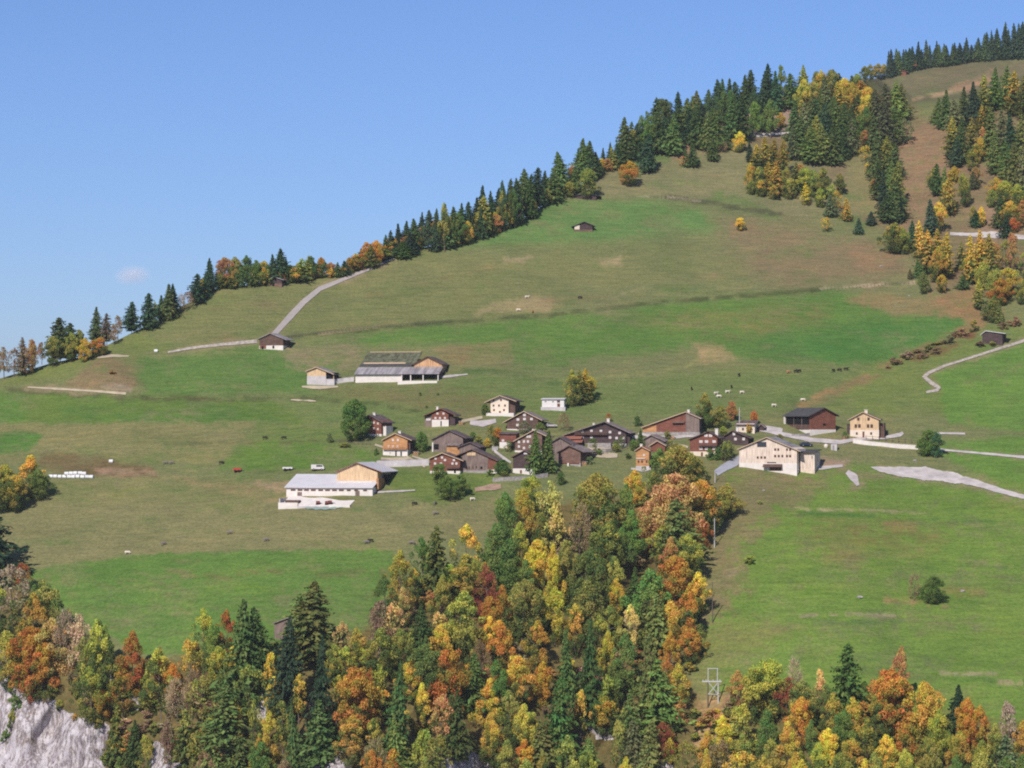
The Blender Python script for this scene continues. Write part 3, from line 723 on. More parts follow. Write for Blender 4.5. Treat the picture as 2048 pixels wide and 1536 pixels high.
# left edge and lower-left wood
trees("""-26 985 175 115 s sb; 14 928 96 72 b yg; 56 908 88 76 b yo; 78 938 64 50 b g; -14 940 90 60 b y; 30 955 70 50 b yo
22 1128 115 84 v pk; 46 1130 60 50 v r; 4 1170 130 92 b yg; 92 1158 138 112 b ol; 66 1185 140 84 b yo; 132 1222 120 74 n pk; 158 1228 130 70 v pk; 104 1236 126 92 b p
56 1252 140 104 e o; 16 1262 120 84 b ol; 86 1284 122 74 b o; 60 1300 110 60 t r; 204 1240 176 92 b yg; 168 1274 140 66 v ol; 262 1262 136 66 t r; 246 1328 100 66 b o
322 1296 140 96 b yg; 318 1290 80 44 t r; 292 1340 90 50 v yg; 206 1378 66 52 b o; 182 1330 120 72 b yg; 356 1356 90 58 n pk; 384 1340 100 52 n br; 344 1330 70 40 b o
406 1214 124 62 b yg; 382 1278 96 60 v yo; 430 1248 110 56 b g; 452 1219 116 62 t r; 470 1286 96 54 b yo; 440 1292 104 62 b yg; 488 1203 210 92 s sp; 404 1352 110 64 v ol; 452 1372 130 92 l lg
372 1420 120 52 k ol; 228 1408 140 46 k ol; 270 1440 96 40 s sp; 292 1470 100 46 v ol; 430 1440 120 60 s lg; 340 1440 110 50 v br; 400 1455 110 56 v ol; 470 1400 120 60 v yo
626 1162 160 102 s lg; 602 1188 120 60 l lg; 578 1238 200 60 s sb; 634 1272 224 62 s sb; 516 1216 150 70 s sp; 548 1303 94 50 v y; 548 1352 96 50 b yo; 540 1420 120 62 b yo; 598 1348 100 46 v yo; 520 1484 100 66 b g
684 1242 98 42 v p; 712 1254 116 72 b yo; 666 1286 90 56 b ol; 692 1298 90 80 b yg; 716 1334 150 112 e o; 740 1330 80 46 t r; 704 1428 110 84 b yo; 742 1436 110 70 b yg; 590 1408 150 42 s sp; 642 1398 130 74 s sp
500 1330 110 60 v ol; 510 1400 130 50 v yg; 566 1400 100 50 v ol; 672 1350 100 50 v yg; 480 1460 110 60 l lg; 
798 1098 136 82 b yo; 770 1148 110 62 b g; 808 1166 90 52 b p; 756 1200 110 62 v br; 786 1206 104 48 v p; 868 1053 150 64 k ol; 844 1072 120 60 b g; 934 1048 126 84 b y; 924 1118 100 82 b yo; 972 1126 120 62 t d
986 1046 130 72 b g; 990 1192 100 62 b o; 843 1212 104 46 s sp; 930 1180 140 110 b yg; 880 1218 80 44 v p; 882 1248 80 52 b y; 850 1288 110 90 b g; 902 1288 156 76 b o; 986 1232 100 62 b y; 964 1284 100 60 n br
795 1328 200 56 s sp; 757 1256 116 80 b yg; 800 1258 110 62 b ol; 950 1308 120 62 s dg; 915 1378 140 56 s dg; 838 1366 110 60 b y; 880 1388 110 60 v ro; 976 1356 110 62 b yo; 986 1426 116 64 b yo; 848 1458 120 66 v yg; 752 1478 110 70 n br; 792 1428 120 56 s lg
880 1150 100 60 b ol; 830 1130 90 50 b yo; 900 1230 90 60 b yg; 940 1250 90 56 b ol; 760 1330 90 56 v yg; 720 1290 80 50 v yg; 820 1310 90 60 b yo; 870 1330 90 56 v yg; 880 1470 110 56 v ol; 950 1120 80 50 b ol; 896 1120 80 50 b yg""")
# the wedge of wood climbing to the village
trees("""1060 945 92 62 b yg; 1012 984 124 74 b g; 1050 978 116 74 b yo; 1108 962 148 78 v yp; 1192 945 150 114 e ol; 1268 944 70 52 b yo; 1248 968 130 62 b g; 1354 889 120 122 e ol; 1318 894 104 72 b g; 1388 912 80 60 b ol
1342 946 160 152 e p; 1404 958 120 84 e yo; 1302 1012 100 62 b p; 1452 962 78 56 b ol; 1352 998 150 84 k lg; 1408 1032 70 38 b r; 1112 1010 110 66 v yp; 1160 1008 116 62 n br; 1218 1044 130 90 b yg; 1004 1048 140 92 b g; 1040 1044 110 62 b yg
1074 1078 124 72 b y; 1110 1088 144 62 b y; 1170 1100 140 92 b g; 1050 1120 110 62 b g; 1226 1112 116 72 b ol; 1342 1074 100 60 b ro; 1374 1068 104 82 b yg; 1350 1112 124 96 b o; 1396 1144 96 56 b y; 1372 1172 124 82 b o; 1300 1138 130 92 b g
1268 1134 104 46 s dg; 1234 1158 84 40 b y; 1046 1158 150 102 e ol; 1110 1172 120 72 b y; 1000 1240 110 72 b o; 1182 1162 134 92 b ol; 1258 1208 104 58 b yp; 1314 1188 124 62 k lg; 1150 1208 110 72 b yo; 1080 1180 110 60 b yg; 1210 1000 110 70 b g; 1256 1020 110 60 b g
1130 1080 110 60 b ol; 1200 1070 100 56 b yg; 1020 1100 100 60 b g; 1086 1020 90 56 b ol; 1330 1040 90 50 b yg; 1240 1060 90 50 b g; 1010 1170 100 60 b o; 1340 1200 100 60 b yo; 1070 1240 110 70 b yo; 1220 1210 100 60 b ol; 1290 1200 100 50 k lg
1134 1256 144 46 s sp; 1180 1238 210 54 s sp; 1212 1262 104 56 b y; 1198 1228 100 62 b yg; 1250 1268 140 82 b g; 1298 1264 220 66 k lg; 1312 1318 170 82 l lg; 1340 1260 104 52 b o; 1358 1334 92 66 b yo; 1380 1250 80 60 b o; 1087 1322 104 52 b o; 1036 1310 116 82 b yo
1000 1320 120 70 b g; 1114 1348 200 86 s dg; 1052 1408 116 70 b yg; 990 1440 100 66 b yo; 1050 1478 100 66 b o; 1204 1398 76 62 b y; 1326 1448 74 58 b d; 1242 1440 120 62 v ol; 1178 1478 120 66 s lg; 1020 1380 110 62 b ol; 1160 1380 100 50 v yo; 1080 1440 120 80 s lg
1214 1350 120 66 v yg; 1260 1380 130 46 l lg; 1130 1470 110 60 v ol; 1230 1320 100 60 b g; 1270 1440 120 50 k gy; 1300 1440 120 50 k lg; 1010 1480 110 62 b ol; 1376 1480 100 50 v ol; 1360 1400 60 40 v ro; 1400 1250 60 40 v ol; 1340 1480 60 40 v yo""")
# lower right wood
trees("""1476 1334 92 54 b ro; 1536 1316 130 112 b yg; 1502 1334 116 92 b yg; 1574 1354 92 58 b d; 1590 1316 104 50 n pk; 1606 1360 110 70 b ol; 1634 1340 84 34 v p; 1694 1288 150 76 k dg; 1656 1368 104 62 b g; 1802 1291 140 52 t ro; 1780 1338 140 102 e o; 1842 1364 150 96 b yo
1912 1370 130 48 s sb; 1936 1396 124 68 b o; 1960 1410 110 54 b o; 2020 1403 124 64 v pk; 1990 1446 120 70 b ol; 2012 1470 116 60 k gy; 1712 1392 116 66 b yo; 1670 1384 110 60 b yo; 1692 1418 110 64 b g; 1604 1394 110 60 b o; 1480 1408 124 74 v yg; 1450 1428 110 56 b y
1536 1418 120 72 b g; 1576 1442 116 70 b yo; 1656 1456 110 70 b y; 1736 1436 116 70 b yg; 1812 1446 120 72 b o; 1540 1478 110 72 b ol; 1876 1418 120 72 b yg; 1410 1462 104 62 b yo; 1620 1440 110 60 b g; 1700 1474 100 70 b yo; 1770 1470 104 60 b y; 1850 1474 110 66 b ol
1490 1466 110 66 b ol; 1920 1460 116 66 b yo; 1960 1480 110 66 b yg; 2046 1440 124 70 b yo; 2080 1400 120 70 b ol; 1440 1480 100 60 v br; 1640 1484 100 60 b yg; 1750 1390 110 56 b yg; 1830 1410 100 56 b yg; 2070 1480 100 60 b yo; 1730 1360 80 40 b g""")
for k in range(46):       # the front row, most of it below the picture's lower edge
    u = -60 + k*48 + R.uniform(-16, 16)
    if u < 215: continue
    if 286 < u < 375 or 580 < u < 715 or 865 < u < 1000 or 1270 < u < 1400: continue
    c = R.choice(['yo', 'ol', 'yg', 'o', 'y', 'g']) if u > 700 else R.choice(['ol', 'yg', 'yo', 'br', 'lg'])
    kd = R.choice('bbv') if c != 'lg' else 's'
    tree(u, R.uniform(1496, 1522), R.uniform(100, 130), R.uniform(50, 76), kd, c)
# skyline trees, left
trees("""8 688 70 36 v br; -20 690 70 36 b br; 28 700 54 26 v br; 47 677 74 28 l br; 65 684 62 30 b ro; 84 686 40 24 v br; 106 676 56 56 b ol; 120 629 92 58 k sp; 138 652 68 48 k sp; 142 664 60 36 b ol; 160 655 56 34 b ol; 192 616 66 36 s sp; 214 630 56 24 l br; 168 678 46 36 b yo; 186 676 40 30 b o; 202 672 40 34 b o
236 630 46 22 v br; 228 650 40 22 v br; 264 599 66 42 k sb; 297 581 80 36 k sb; 312 604 40 20 v ol; 333 568 72 34 s sp; 348 567 62 26 s sb; 341 604 34 20 b yo; 322 590 46 26 s sb; 362 590 36 22 n br; 376 586 34 30 n br; 394 545 62 34 k sb; 410 540 56 22 s sb; 421 520 64 28 s sb; 438 545 34 24 b ol; 450 510 64 44 b ro; 474 518 54 36 b ol; 466 540 34 24 b yo; 495 512 58 34 b dg; 484 530 40 26 b ol; 512 520 50 26 b g; 526 517 48 28 b yo
546 512 56 26 s sb; 560 498 68 40 s sb; 574 512 54 26 s sp; 582 528 38 24 b ol; 536 530 34 20 b ol; 600 527 34 24 b ro; 620 522 36 28 b g; 608 533 28 16 s sp; 643 518 38 26 b o; 632 530 26 18 b ol; 662 536 20 20 b yo; 674 526 28 18 s sp; 688 518 34 22 s sb; 700 516 32 20 b o; 684 530 22 22 b yo; 712 508 34 30 b yo; 722 498 34 22 s sb
733 482 52 34 b o; 752 478 54 34 b o; 744 488 38 20 s sp; 770 470 46 22 s sp; 784 462 54 26 s sb; 772 490 28 20 b o; 797 448 62 28 s sb; 812 440 62 28 s sb; 828 434 66 30 s sp; 816 462 40 32 b o; 842 428 64 28 s sb; 852 462 30 20 b ro; 858 420 66 28 s sb; 873 437 54 44 b o; 872 412 66 26 s sp; 890 406 70 30 s sb; 906 412 78 40 s sp; 922 408 74 34 s sp; 936 398 78 32 s sb; 938 430 44 26 b ol; 958 424 48 38 b yo; 952 388 78 32 s sb
966 380 80 30 s sb; 982 376 82 34 s sb; 996 372 76 30 s sb; 986 420 44 26 b yo; 1010 400 50 24 b yo; 1008 364 78 32 s sp; 1022 352 82 34 s sp; 1018 395 50 26 s sp; 1036 360 74 30 s sp; 1036 400 36 24 b yo; 1048 339 90 40 s sp; 1062 352 70 30 s sb; 1076 342 72 38 k sb; 1090 340 60 22 s sb; 1080 380 34 26 k sb; 904 455 34 20 s sp; 968 440 30 18 b yo
1122 304 82 44 s sp; 1120 318 36 24 b o; 1106 350 44 30 s ol; 1144 326 54 26 b ro; 1150 340 46 26 s sp; 1168 280 82 44 s sp; 1182 282 78 36 s sp; 1158 300 60 28 s sp; 1178 332 66 52 b ol; 1207 296 44 16 s sb; 1220 282 54 22 s sb; 1232 284 50 22 s sb; 1214 316 28 30 b ro; 1249 238 88 34 k sp; 1244 280 50 30 s sp; 1258 324 48 44 b o; 1264 270 50 26 s sp; 1278 256 48 26 s sp""")
# a second, overlapping rank behind the crest trees
rq = random.Random(77)
for k in range(36):
    u = rq.uniform(740, 1290); vt = float(interp(u, [(740, 484), (800, 448), (860, 418), (930, 396), (1000, 366), (1060, 346), (1110, 322), (1170, 288), (1240, 262), (1290, 232)])) + rq.uniform(-4, 34)
    tree(u, vt, float(skyline(u)) + rq.uniform(4, 14) - vt, rq.uniform(22, 40), rq.choice('sskkpt'), rq.choice(['sb', 'sp', 'sb', 'dg', 'ol']))
for (u, dv, h, w_, c) in ((784,4,38,30,'yo'),(806,6,34,26,'ro'),(842,2,44,30,'o'),(880,6,50,36,'yo'),(908,10,36,26,'ol'),(934,12,44,30,'yo'),(962,8,50,36,'yo'),(992,10,42,28,'ro'),(1012,10,46,28,'yo'),(1034,8,40,28,'ol'),(1062,10,36,26,'yo'),(1092,6,34,26,'ol'),(1140,14,34,28,'ol'),(1202,6,30,26,'yo'),(1240,8,34,28,'ro'),(1296,8,36,26,'ol')):
    vb_ = float(skyline(u)) + dv; tree(u, vb_-h, h, w_, 'b', c)
for k in range(26):
    u = rq.uniform(380, 740); vt = float(skyline(u)) - rq.uniform(22, 46)
    tree(u, vt, float(skyline(u)) + rq.uniform(1, 5) - vt, rq.uniform(20, 34), rq.choice('kbbls'), rq.choice(['ol', 'yo', 'ro', 'sp', 'yg', 'ol']))
# near ridge wood
for (rowoff, n_, hh) in ((0, 30, 78), (24, 28, 84), (52, 20, 80)):
    for k in range(n_):
        u = 1286 + (1744-1286)*(k + R.uniform(.1, .9))/n_
        vt = float(interp(u, [(1286, 238), (1305, 210), (1340, 195), (1395, 184), (1440, 154), (1475, 150), (1520, 140), (1560, 138), (1600, 134), (1645, 128), (1690, 142), (1720, 158), (1744, 170)])) + rowoff + R.uniform(-8, 12)
        if rowoff > 20 and (1470 < u < 1600) and R.random() < .75: continue
        if rowoff > 40 and u < 1400 and R.random() < .7: continue
        if u > 1600 and rowoff < 40 and R.random() < .55: kd, c = R.choice(['b', 'l', 'b']), R.choice(['yo', 'ol', 'yo', 'yg'])
        else: kd = R.choice(['p', 's', 's', 'k']); c = R.choice(['sp', 'sp', 'sb', 'lg', 'dg'])
        if u > 1690: vt = max(vt, 150)
        tree(u, vt, hh*R.uniform(.82, 1.1) * (.75 if u > 1700 else 1), R.uniform(28, 42), kd, c)
trees("""1322 262 46 36 k lg; 1340 258 40 30 s sp; 1385 284 50 28 s sp; 1371 296 38 18 s sp; 1366 310 24 20 v ro; 1424 270 52 26 s dg; 1448 255 44 30 s sp; 1444 282 24 26 n br; 1478 266 40 26 b y; 1500 284 40 18 s sb; 1536 200 60 34 s sp; 1562 222 34 20 b yo; 1512 196 60 30 k sp; 1470 188 60 30 s sp
1512 288 56 28 l yo; 1530 278 60 30 l yo; 1548 276 64 30 l yo; 1564 284 66 30 l yo; 1500 330 56 30 b yo; 1518 326 60 34 b ol; 1538 320 66 30 l yo; 1556 322 70 32 l yo; 1574 330 66 32 b ol; 1592 320 66 30 l ol; 1610 330 62 34 b yg; 1600 328 44 36 b ro; 1628 336 60 36 b ol; 1648 340 60 34 b ol; 1612 368 42 20 l y; 1640 372 44 26 b yg; 1664 366 56 28 v ol; 1674 378 50 24 v yo; 1694 398 46 22 l yo; 1580 356 44 28 b ol; 1660 392 42 26 s gy; 1522 356 38 26 b yo; 1502 360 30 24 b ol; 1680 350 40 26 b ol; 1546 366 34 28 b yo
1592 194 90 38 k dg; 1610 202 92 38 k dg; 1630 196 96 40 k lg; 1650 206 96 40 k dg; 1670 200 96 38 k lg; 1690 214 92 36 k dg; 1600 236 84 36 k dg; 1620 248 82 38 s lg; 1642 250 80 36 k lg; 1664 254 76 36 k gy; 1686 258 62 34 k dg; 1588 250 70 32 s sp; 1634 232 90 30 l ol; 1702 240 70 28 k dg
1714 206 40 24 l yo; 1728 212 56 30 v ro; 1722 240 36 22 s sp; 1732 262 40 28 b ro; 1730 290 36 26 v yo; 1752 172 80 36 k lg; 1772 164 84 38 k lg; 1790 168 80 34 k dg; 1806 174 70 30 l lg; 1750 220 86 36 k dg; 1768 214 90 36 k dg; 1790 220 70 36 s sp; 1806 236 56 44 v gy; 1752 272 90 34 s dg; 1772 266 90 36 s dg; 1790 282 80 34 s dg; 1758 318 84 34 s dg; 1780 320 90 36 s dg; 1796 330 84 30 s sp; 1766 352 84 34 k dg; 1790 360 84 36 s sp; 1756 350 40 34 b ro; 1774 386 60 30 s dg; 1800 380 66 26 s sp; 1736 320 34 22 v yo
1876 190 58 30 s sp; 1890 186 72 32 s sp; 1908 190 86 34 k sp; 1928 168 90 36 k dg; 1946 164 96 38 k dg; 1966 150 96 36 l ol; 1990 130 90 34 k dg; 2010 128 80 30 s sp; 2026 146 86 34 l yo; 2046 150 90 36 k sp; 1904 236 84 34 k sp; 1924 236 90 36 s sp; 1944 240 84 34 k lg; 1984 216 96 36 k sp; 2004 220 98 38 s dg; 2024 226 100 38 k sp; 2044 230 100 36 s sp; 2070 200 110 40 s sp; 1914 276 60 34 s sp; 1966 214 60 26 l yo; 1966 250 50 28 v ro; 1958 268 60 30 b y; 1942 296 50 34 v ol; 1990 270 80 34 k dg; 2010 278 80 36 s gy; 2030 284 90 38 k dg; 2050 290 90 36 s sp; 1874 322 70 30 s bg; 1888 330 60 26 s bg; 1866 338 40 26 b yg; 1908 330 36 30 b yo; 1900 352 80 32 l yo; 1930 350 66 32 b yg; 1890 368 50 30 v yo; 1952 330 44 30 b ro; 1946 344 34 24 s gy; 1990 350 50 32 b yo; 2010 356 60 40 b yg; 2036 364 56 36 b yg; 1962 410 44 22 b y; 1948 414 38 20 b ol; 2000 390 66 30 s bg; 2020 400 60 44 b yo; 2046 400 56 36 b ro; 2026 436 30 30 b r; 2014 432 44 26 s sb; 2060 340 70 40 k dg; 1984 376 40 26 b ol
1862 404 70 30 s bg; 1826 444 56 28 s bg; 1880 400 66 30 b yo; 1784 442 66 66 b ol; 1806 460 50 34 b ol; 1842 448 70 26 l yo; 1856 464 84 34 l yo; 1876 456 90 36 l yo; 1892 466 92 34 l y; 1874 500 66 34 b yo; 1862 490 50 28 b ol; 1838 520 36 24 s sp; 1882 548 38 26 b y; 1848 546 42 32 b lg; 1820 536 22 14 s gy; 1924 480 60 24 l ol; 1944 470 100 34 l yo; 1962 462 100 36 l yo; 1980 468 96 38 l yo; 1936 510 60 34 b yo; 1968 520 60 36 b ol; 1926 550 28 28 s sp; 1994 484 70 44 v ro; 2012 480 64 40 v ol; 2016 530 64 52 b yo; 2030 470 80 40 v ro; 1990 540 60 40 b ol; 2004 556 56 44 b o; 1956 560 60 24 l yg; 1984 592 54 36 b ol; 1998 606 40 22 s lg; 1970 606 36 22 b gy; 2050 500 70 44 v ol; 1952 420 34 26 s bg
1481 432 30 24 b y; 1650 432 32 28 v yo; 1717 433 36 24 s bg; 1742 419 32 20 s bg; 2044 560 50 30 b ol""")
# far skyline row
for k in range(44):
    u = 1774 + (2080-1774)*(k + R.uniform(0, 1))/44
    vt = float(interp(u, [(1774, 108), (1790, 98), (1815, 90), (1850, 90), (1880, 82), (1905, 84), (1940, 76), (1980, 62), (2000, 54), (2030, 44), (2080, 38)])) + R.uniform(-6, 12)
    tree(u, vt, float(skyline(u)) + R.uniform(3, 6) - vt, R.uniform(15, 22), 's', R.choice(['sb', 'sb', 'sp']))
trees("""1740 130 34 24 b ol; 1756 124 34 24 b yo; 1728 134 30 22 b ol; 1768 126 30 20 b yo; 1714 146 30 24 b ol; 1828 119 22 20 b ro; 1893 115 12 10 b yo; 1957 96 24 14 b yo; 1780 116 34 16 s sb""")
# round the village and on the meadows
trees("""710 799 84 72 e g; 843 861 44 32 e g; 1072 861 88 36 s dg; 1096 862 84 34 s dg; 1144 738 76 40 t yg; 1172 731 74 30 l y; 1156 745 66 26 l ol; 1128 829 34 36 n br; 1411 783 74 46 t ol; 1410 806 50 40 e dg; 1440 808 50 36 b ol; 1464 802 40 28 b ro; 1508 821 28 20 b r; 1275 831 22 20 b dg; 984 846 40 26 v ol; 996 852 40 26 b o; 1050 838 32 44 v gy; 878 928 42 38 b g; 896 950 50 50 b g; 922 948 44 34 b g; 1005 921 28 38 e dg; 970 808 22 20 b g; 1281 860 34 14 s dg; 1122 944 26 24 b dg; 1218 826 18 16 v r
1864 1148 60 56 e g; 1828 1148 54 34 n br; 1858 852 60 46 b dg; 1846 870 44 26 b dg; 1874 866 50 28 b bg; 1460 878 40 34 v ol; 1450 884 40 34 v ol; 1340 880 40 30 v ol; 1016 878 26 22 v gy; 1190 886 24 22 v gy; 660 864 22 18 v gy; 1180 752 44 26 b yo; 1436 894 26 26 b dg; 1244 868 30 16 v gy""")
def shrub(u, vtop, h, w_, col): tree(u, vtop, h, w_, 'h', col)
for a in ((1500,1109,18,26,'yg'), (840,783,8,7,'dg'), (876,784,7,6,'dg'), (853,809,7,7,'dg'), (1520,1000,8,14,'ol'), (1960,680,12,24,'br'), (1925,654,20,28,'br'), (1900,670,18,30,'gy'), (1872,694,14,30,'br'), (1845,704,13,26,'br'), (1815,700,18,24,'pk'), (1795,718,11,24,'br'), (2030,634,18,26,'br'), (2005,642,16,22,'br'), (1948,640,24,22,'ol'), (1985,682,10,18,'yg'),
          (225,740,8,14,'o'), (805,892,14,14,'g'), (1232,880,16,20,'g'), (1198,896,14,16,'g'), (1390,925,22,26,'dg'), (1420,895,24,22,'dg'), (980,938,14,20,'g'), (1500,905,12,14,'g'), (752,896,14,10,'dg'), (1256,905,12,16,'g'), (690,884,10,30,'ol')):
    shrub(*a)
for a in ((20,1318,30,26,'dg'), (26,1350,34,26,'g'), (30,1384,34,24,'dg'), (24,1420,36,22,'ol'), (12,1455,30,20,'dg'), (196,1432,24,26,'ol'), (120,1400,18,24,'ol'), (150,1425,14,20,'yo')): shrub(*a)

# undergrowth bushes showing between the crowns
LOWP = [(0,1300),(250,1400),(420,1390),(700,1360),(800,1250),(1000,1130),(1080,1030),(1290,1000),(1400,1010),(1390,1110),(1380,1330),(1420,1440),(1500,1420),(2040,1490),(2048,1530),(0,1530)]
n_ = 0; rb = random.Random(5)
while n_ < 185:
    u, v = rb.uniform(0, 2048), rb.uniform(1000, 1530)
    if not bool(inpoly(np.array([u]), np.array([v]), LOWP)[0]) or any(bool(inpoly(np.array([u]), np.array([v]), rp)[0]) for rp in ROCKS) or (v > 1380 and (286 < u < 375 or 480 < u < 545 or 580 < u < 715 or 865 < u < 1000 or 1150 < u < 1240 or 1270 < u < 1400)): continue
    h_ = rb.uniform(20, 42); tree(u, v-h_, h_, h_*rb.uniform(1.0, 1.5), 'h', rb.choice(['ol', 'yg', 'yo', 'ro', 'br', 'g', 'yo', 'ol', 'pk', 'y'])); n_ += 1

for k in range(20):       # withered scrub along the gully
    t = rb.uniform(.5, 1); u = 1590 + 360*t + rb.uniform(-8, 8); v = float(interp(u, [(1590, 816), (1700, 771), (1830, 706), (1950, 655)])) + rb.uniform(-6, 8)
    h_ = rb.uniform(5, 10); tree(u, v-h_, h_, rb.uniform(14, 26), 'h', rb.choice(['br', 'gy', 'br', 'ol']))

trees("""958 868 24 20 b ol; 974 876 20 18 b yo; 1006 868 22 20 v gy; 1082 846 24 22 b g; 1100 884 20 18 b ol; 1186 874 18 18 b g; 1232 886 18 18 b ol; 1266 880 22 18 b g; 1352 888 26 22 b ol; 1366 896 24 22 b yo; 1334 862 18 16 b ol; 1392 872 18 18 b g; 1446 850 24 20 b ol; 1498 846 20 18 b yo; 1560 868 16 16 b ol; 1690 862 16 14 b g; 838 884 18 18 b ol; 946 862 16 14 b g; 1010 940 16 18 b ol; 1180 912 18 16 v gy""")

n_ = 0
while n_ < 80:
    u, v = rb.uniform(130, 480), rb.uniform(1340, 1520)
    if not bool(inpoly(np.array([u]), np.array([v]), LOWP)[0]) or any(bool(inpoly(np.array([u]), np.array([v]), rp)[0]) for rp in ROCKS): continue
    h_ = rb.uniform(14, 30); tree(u, v-h_, h_, h_*rb.uniform(1.1, 1.8), 'h', rb.choice(['ol', 'br', 'ro', 'br', 'yg', 'gy', 'pk', 'ol'])); n_ += 1

for k in range(30):       # yellowing scrub on the bank below the pylon
    u, v = rb.uniform(1385, 1478), rb.uniform(1418, 1530); h_ = rb.uniform(9, 22); tree(u, v-h_, h_, h_*rb.uniform(1.2, 2), 'h', rb.choice(['yo', 'ol', 'p', 'yg', 'br', 'y', 'ol']))
# ------------------------------------------------------------------ buildings
class House:
    """front wall's foot centre at pixel (um, vb) on the slope; yaw turns its right side into view"""
    def __init__(s, name, label, cat, uL, uR, vb, yaw=14, group="farm buildings of the hamlet"):
        s.um = (uL+uR)/2; s.vb = vb; p = unproj(s.um, vb); s.k = p[1]/FPX; s.a = math.radians(yaw)
        s.root = empty(name, tuple(p), -s.a); tag(s.root, label, cat, group)
    def x(s, u): return (u - s.um)*s.k/math.cos(s.a)
    def z(s, v): return (s.vb - v)*s.k
    def wall(s, name, mat, pts_, y0, y1):
        mb = MB().prism([(s.x(u), s.z(v)) for u, v in pts_], y0, y1); return mb.build(name, mat, s.root)
    def body(s, uL, uR, uA, vA, vEL, vER, split, d, timber, base='plaster', y0=0.0, foot=-4):
        """timber gable block standing on a masonry storey (split = row between them, None: all timber)"""
        zb = s.z(split) if split is not None else None
        out = []
        if zb is not None and zb > .05:
            out.append(MB().box(s.x(uL)-.05, s.x(uR)+.05, y0-.05, y0+d, foot, zb).build("plinth", M[base], s.root))
        else: zb = foot
        xz = [(s.x(uL), zb), (s.x(uR), zb), (s.x(uR), s.z(vER)), (s.x(uA), s.z(vA)), (s.x(uL), s.z(vEL))]
        out.append(MB().prism(xz, y0, y0+d).build("wall", M[timber], s.root)); return out
    def roof(s, uEL, vEL, uA, vA, uER, vER, d, mat, y0=0.0, oh=.7, th=.28, edge=None, name="roof"):
        """saddle roof through eave / ridge / eave pixels of the front verge"""
        e1, a, e2 = (s.x(uEL), s.z(vEL)), (s.x(uA), s.z(vA)), (s.x(uER), s.z(vER))
        xz = [e1, (e1[0], e1[1]-th), (a[0], a[1]-th), (e2[0], e2[1]-th), e2, a]
        o = MB().prism(xz, y0-oh, y0+d+oh).build(name, M[mat], s.root)
        if edge:
            t2 = th*.9
            xz = [(e1[0], e1[1]-.02), (e1[0], e1[1]-t2), (a[0], a[1]-t2), (e2[0], e2[1]-t2), (e2[0], e2[1]-.02), (a[0], a[1]-.02)]
            MB().prism(xz, y0-oh-.07, y0-oh-.005).build("bargeboard", M[edge], o)
        s.r = o; return o
    def slab(s, name, mat, uL, uR, v_hi, v_lo, y_hi, y_lo, th=.2, parent=None):
        """single-pitch roof falling towards the viewer"""
        z1, z0 = s.z(v_hi), s.z(v_lo)
        return MB().prism_x([(y_lo, z0), (y_lo, z0-th), (y_hi, z1-th), (y_hi, z1)], s.x(uL), s.x(uR)).build(name, M[mat], parent or s.root)
    def win(s, u, v, w_, h, y0=0.0, frame='white', pane='glass', name="window", side=None):
        x, z, a, b = s.x(u), s.z(v), w_*s.k/2, h*s.k/2
        f = MB(); t = min(.16, a*.3)
        f.box(x-a, x-a+t, y0-.09, y0-.002, z-b, z+b).box(x+a-t, x+a, y0-.09, y0-.002, z-b, z+b)
        f.box(x-a+t, x+a-t, y0-.09, y0-.002, z+b-t, z+b).box(x-a+t, x+a-t, y0-.09, y0-.002, z-b, z-b+t)
        if name == "window": f.box(x-.04, x+.04, y0-.08, y0-.002, z-b+t, z+b-t)
        fo = f.build(name, M[frame], s.root)
        MB().box(x-a+t*.6, x+a-t*.6, y0-.05, y0-.004, z-b+t*.6, z+b-t*.6).build("pane" if name == "window" else "panel", M[pane], fo); return fo
    def wins(s, lst, w_, h, **kw):
        for u, v in lst: s.win(u, v, w_, h, **kw)
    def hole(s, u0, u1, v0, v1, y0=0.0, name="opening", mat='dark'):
        """flat panel on the wall; the dark default paints the shade of an opening"""
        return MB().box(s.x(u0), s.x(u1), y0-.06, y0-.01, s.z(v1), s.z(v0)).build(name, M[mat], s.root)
    def chimney(s, u, v0, v1, y, w_=.9, mat='plaster'):
        x = s.x(u); b = MB().box(x-w_/2, x+w_/2, y-w_/2, y+w_/2, s.z(v1)-1.2, s.z(v0)); b.box(x-w_*.65, x+w_*.65, y-w_*.65, y+w_*.65, s.z(v0)+.004, s.z(v0)+.18)
        return b.build("chimney", M[mat], s.r)
    def balcony(s, u0, u1, v, d=1.1, y0=0.0, mat='timber_dark', h=1.0):
        x0, x1, z = s.x(u0), s.x(u1), s.z(v); m = MB().box(x0, x1, y0-d, y0-.01, z-.14, z)
        m.box(x0, x1, y0-d, y0-d+.06, z+h-.1, z+h); n = max(3, int((x1-x0)/.22))
        for i in range(n+1):
            xx = x0 + (x1-x0-.1)*i/n; m.box(xx, xx+.1, y0-d, y0-d+.05, z+.004, z+h-.104)
        return m.build("balcony", M[mat], s.root)
    def box(s, name, mat, u0, u1, v0, v1, y0, y1, foot=None):
        return MB().box(s.x(u0), s.x(u1), y0, y1, s.z(v1) if foot is None else foot, s.z(v0)).build(name, M[mat], s.root)

# white farm shed above the big barn
h = House("shed", "small pale gabled shed with open dark bay beside the long mossy-roofed barn", "shed", 614, 668, 770, 12)
h.body(614, 652, 633, 735, 742, 743, 752, 8, 'timber_pale', 'concrete'); h.roof(611, 742, 633, 733.5, 669, 748, 8, 'roof_metal_grey', edge='roof_edge')
h.box("bay", 'dark', 652.3, 668, 745, 759, .8, 7); h.box("bay_wall", 'concrete', 652.3, 669, 758, 770, .1, 7.5, foot=-4); h.box("post", 'timber_pale', 666.6, 667.8, 747, 758, .2, .5)
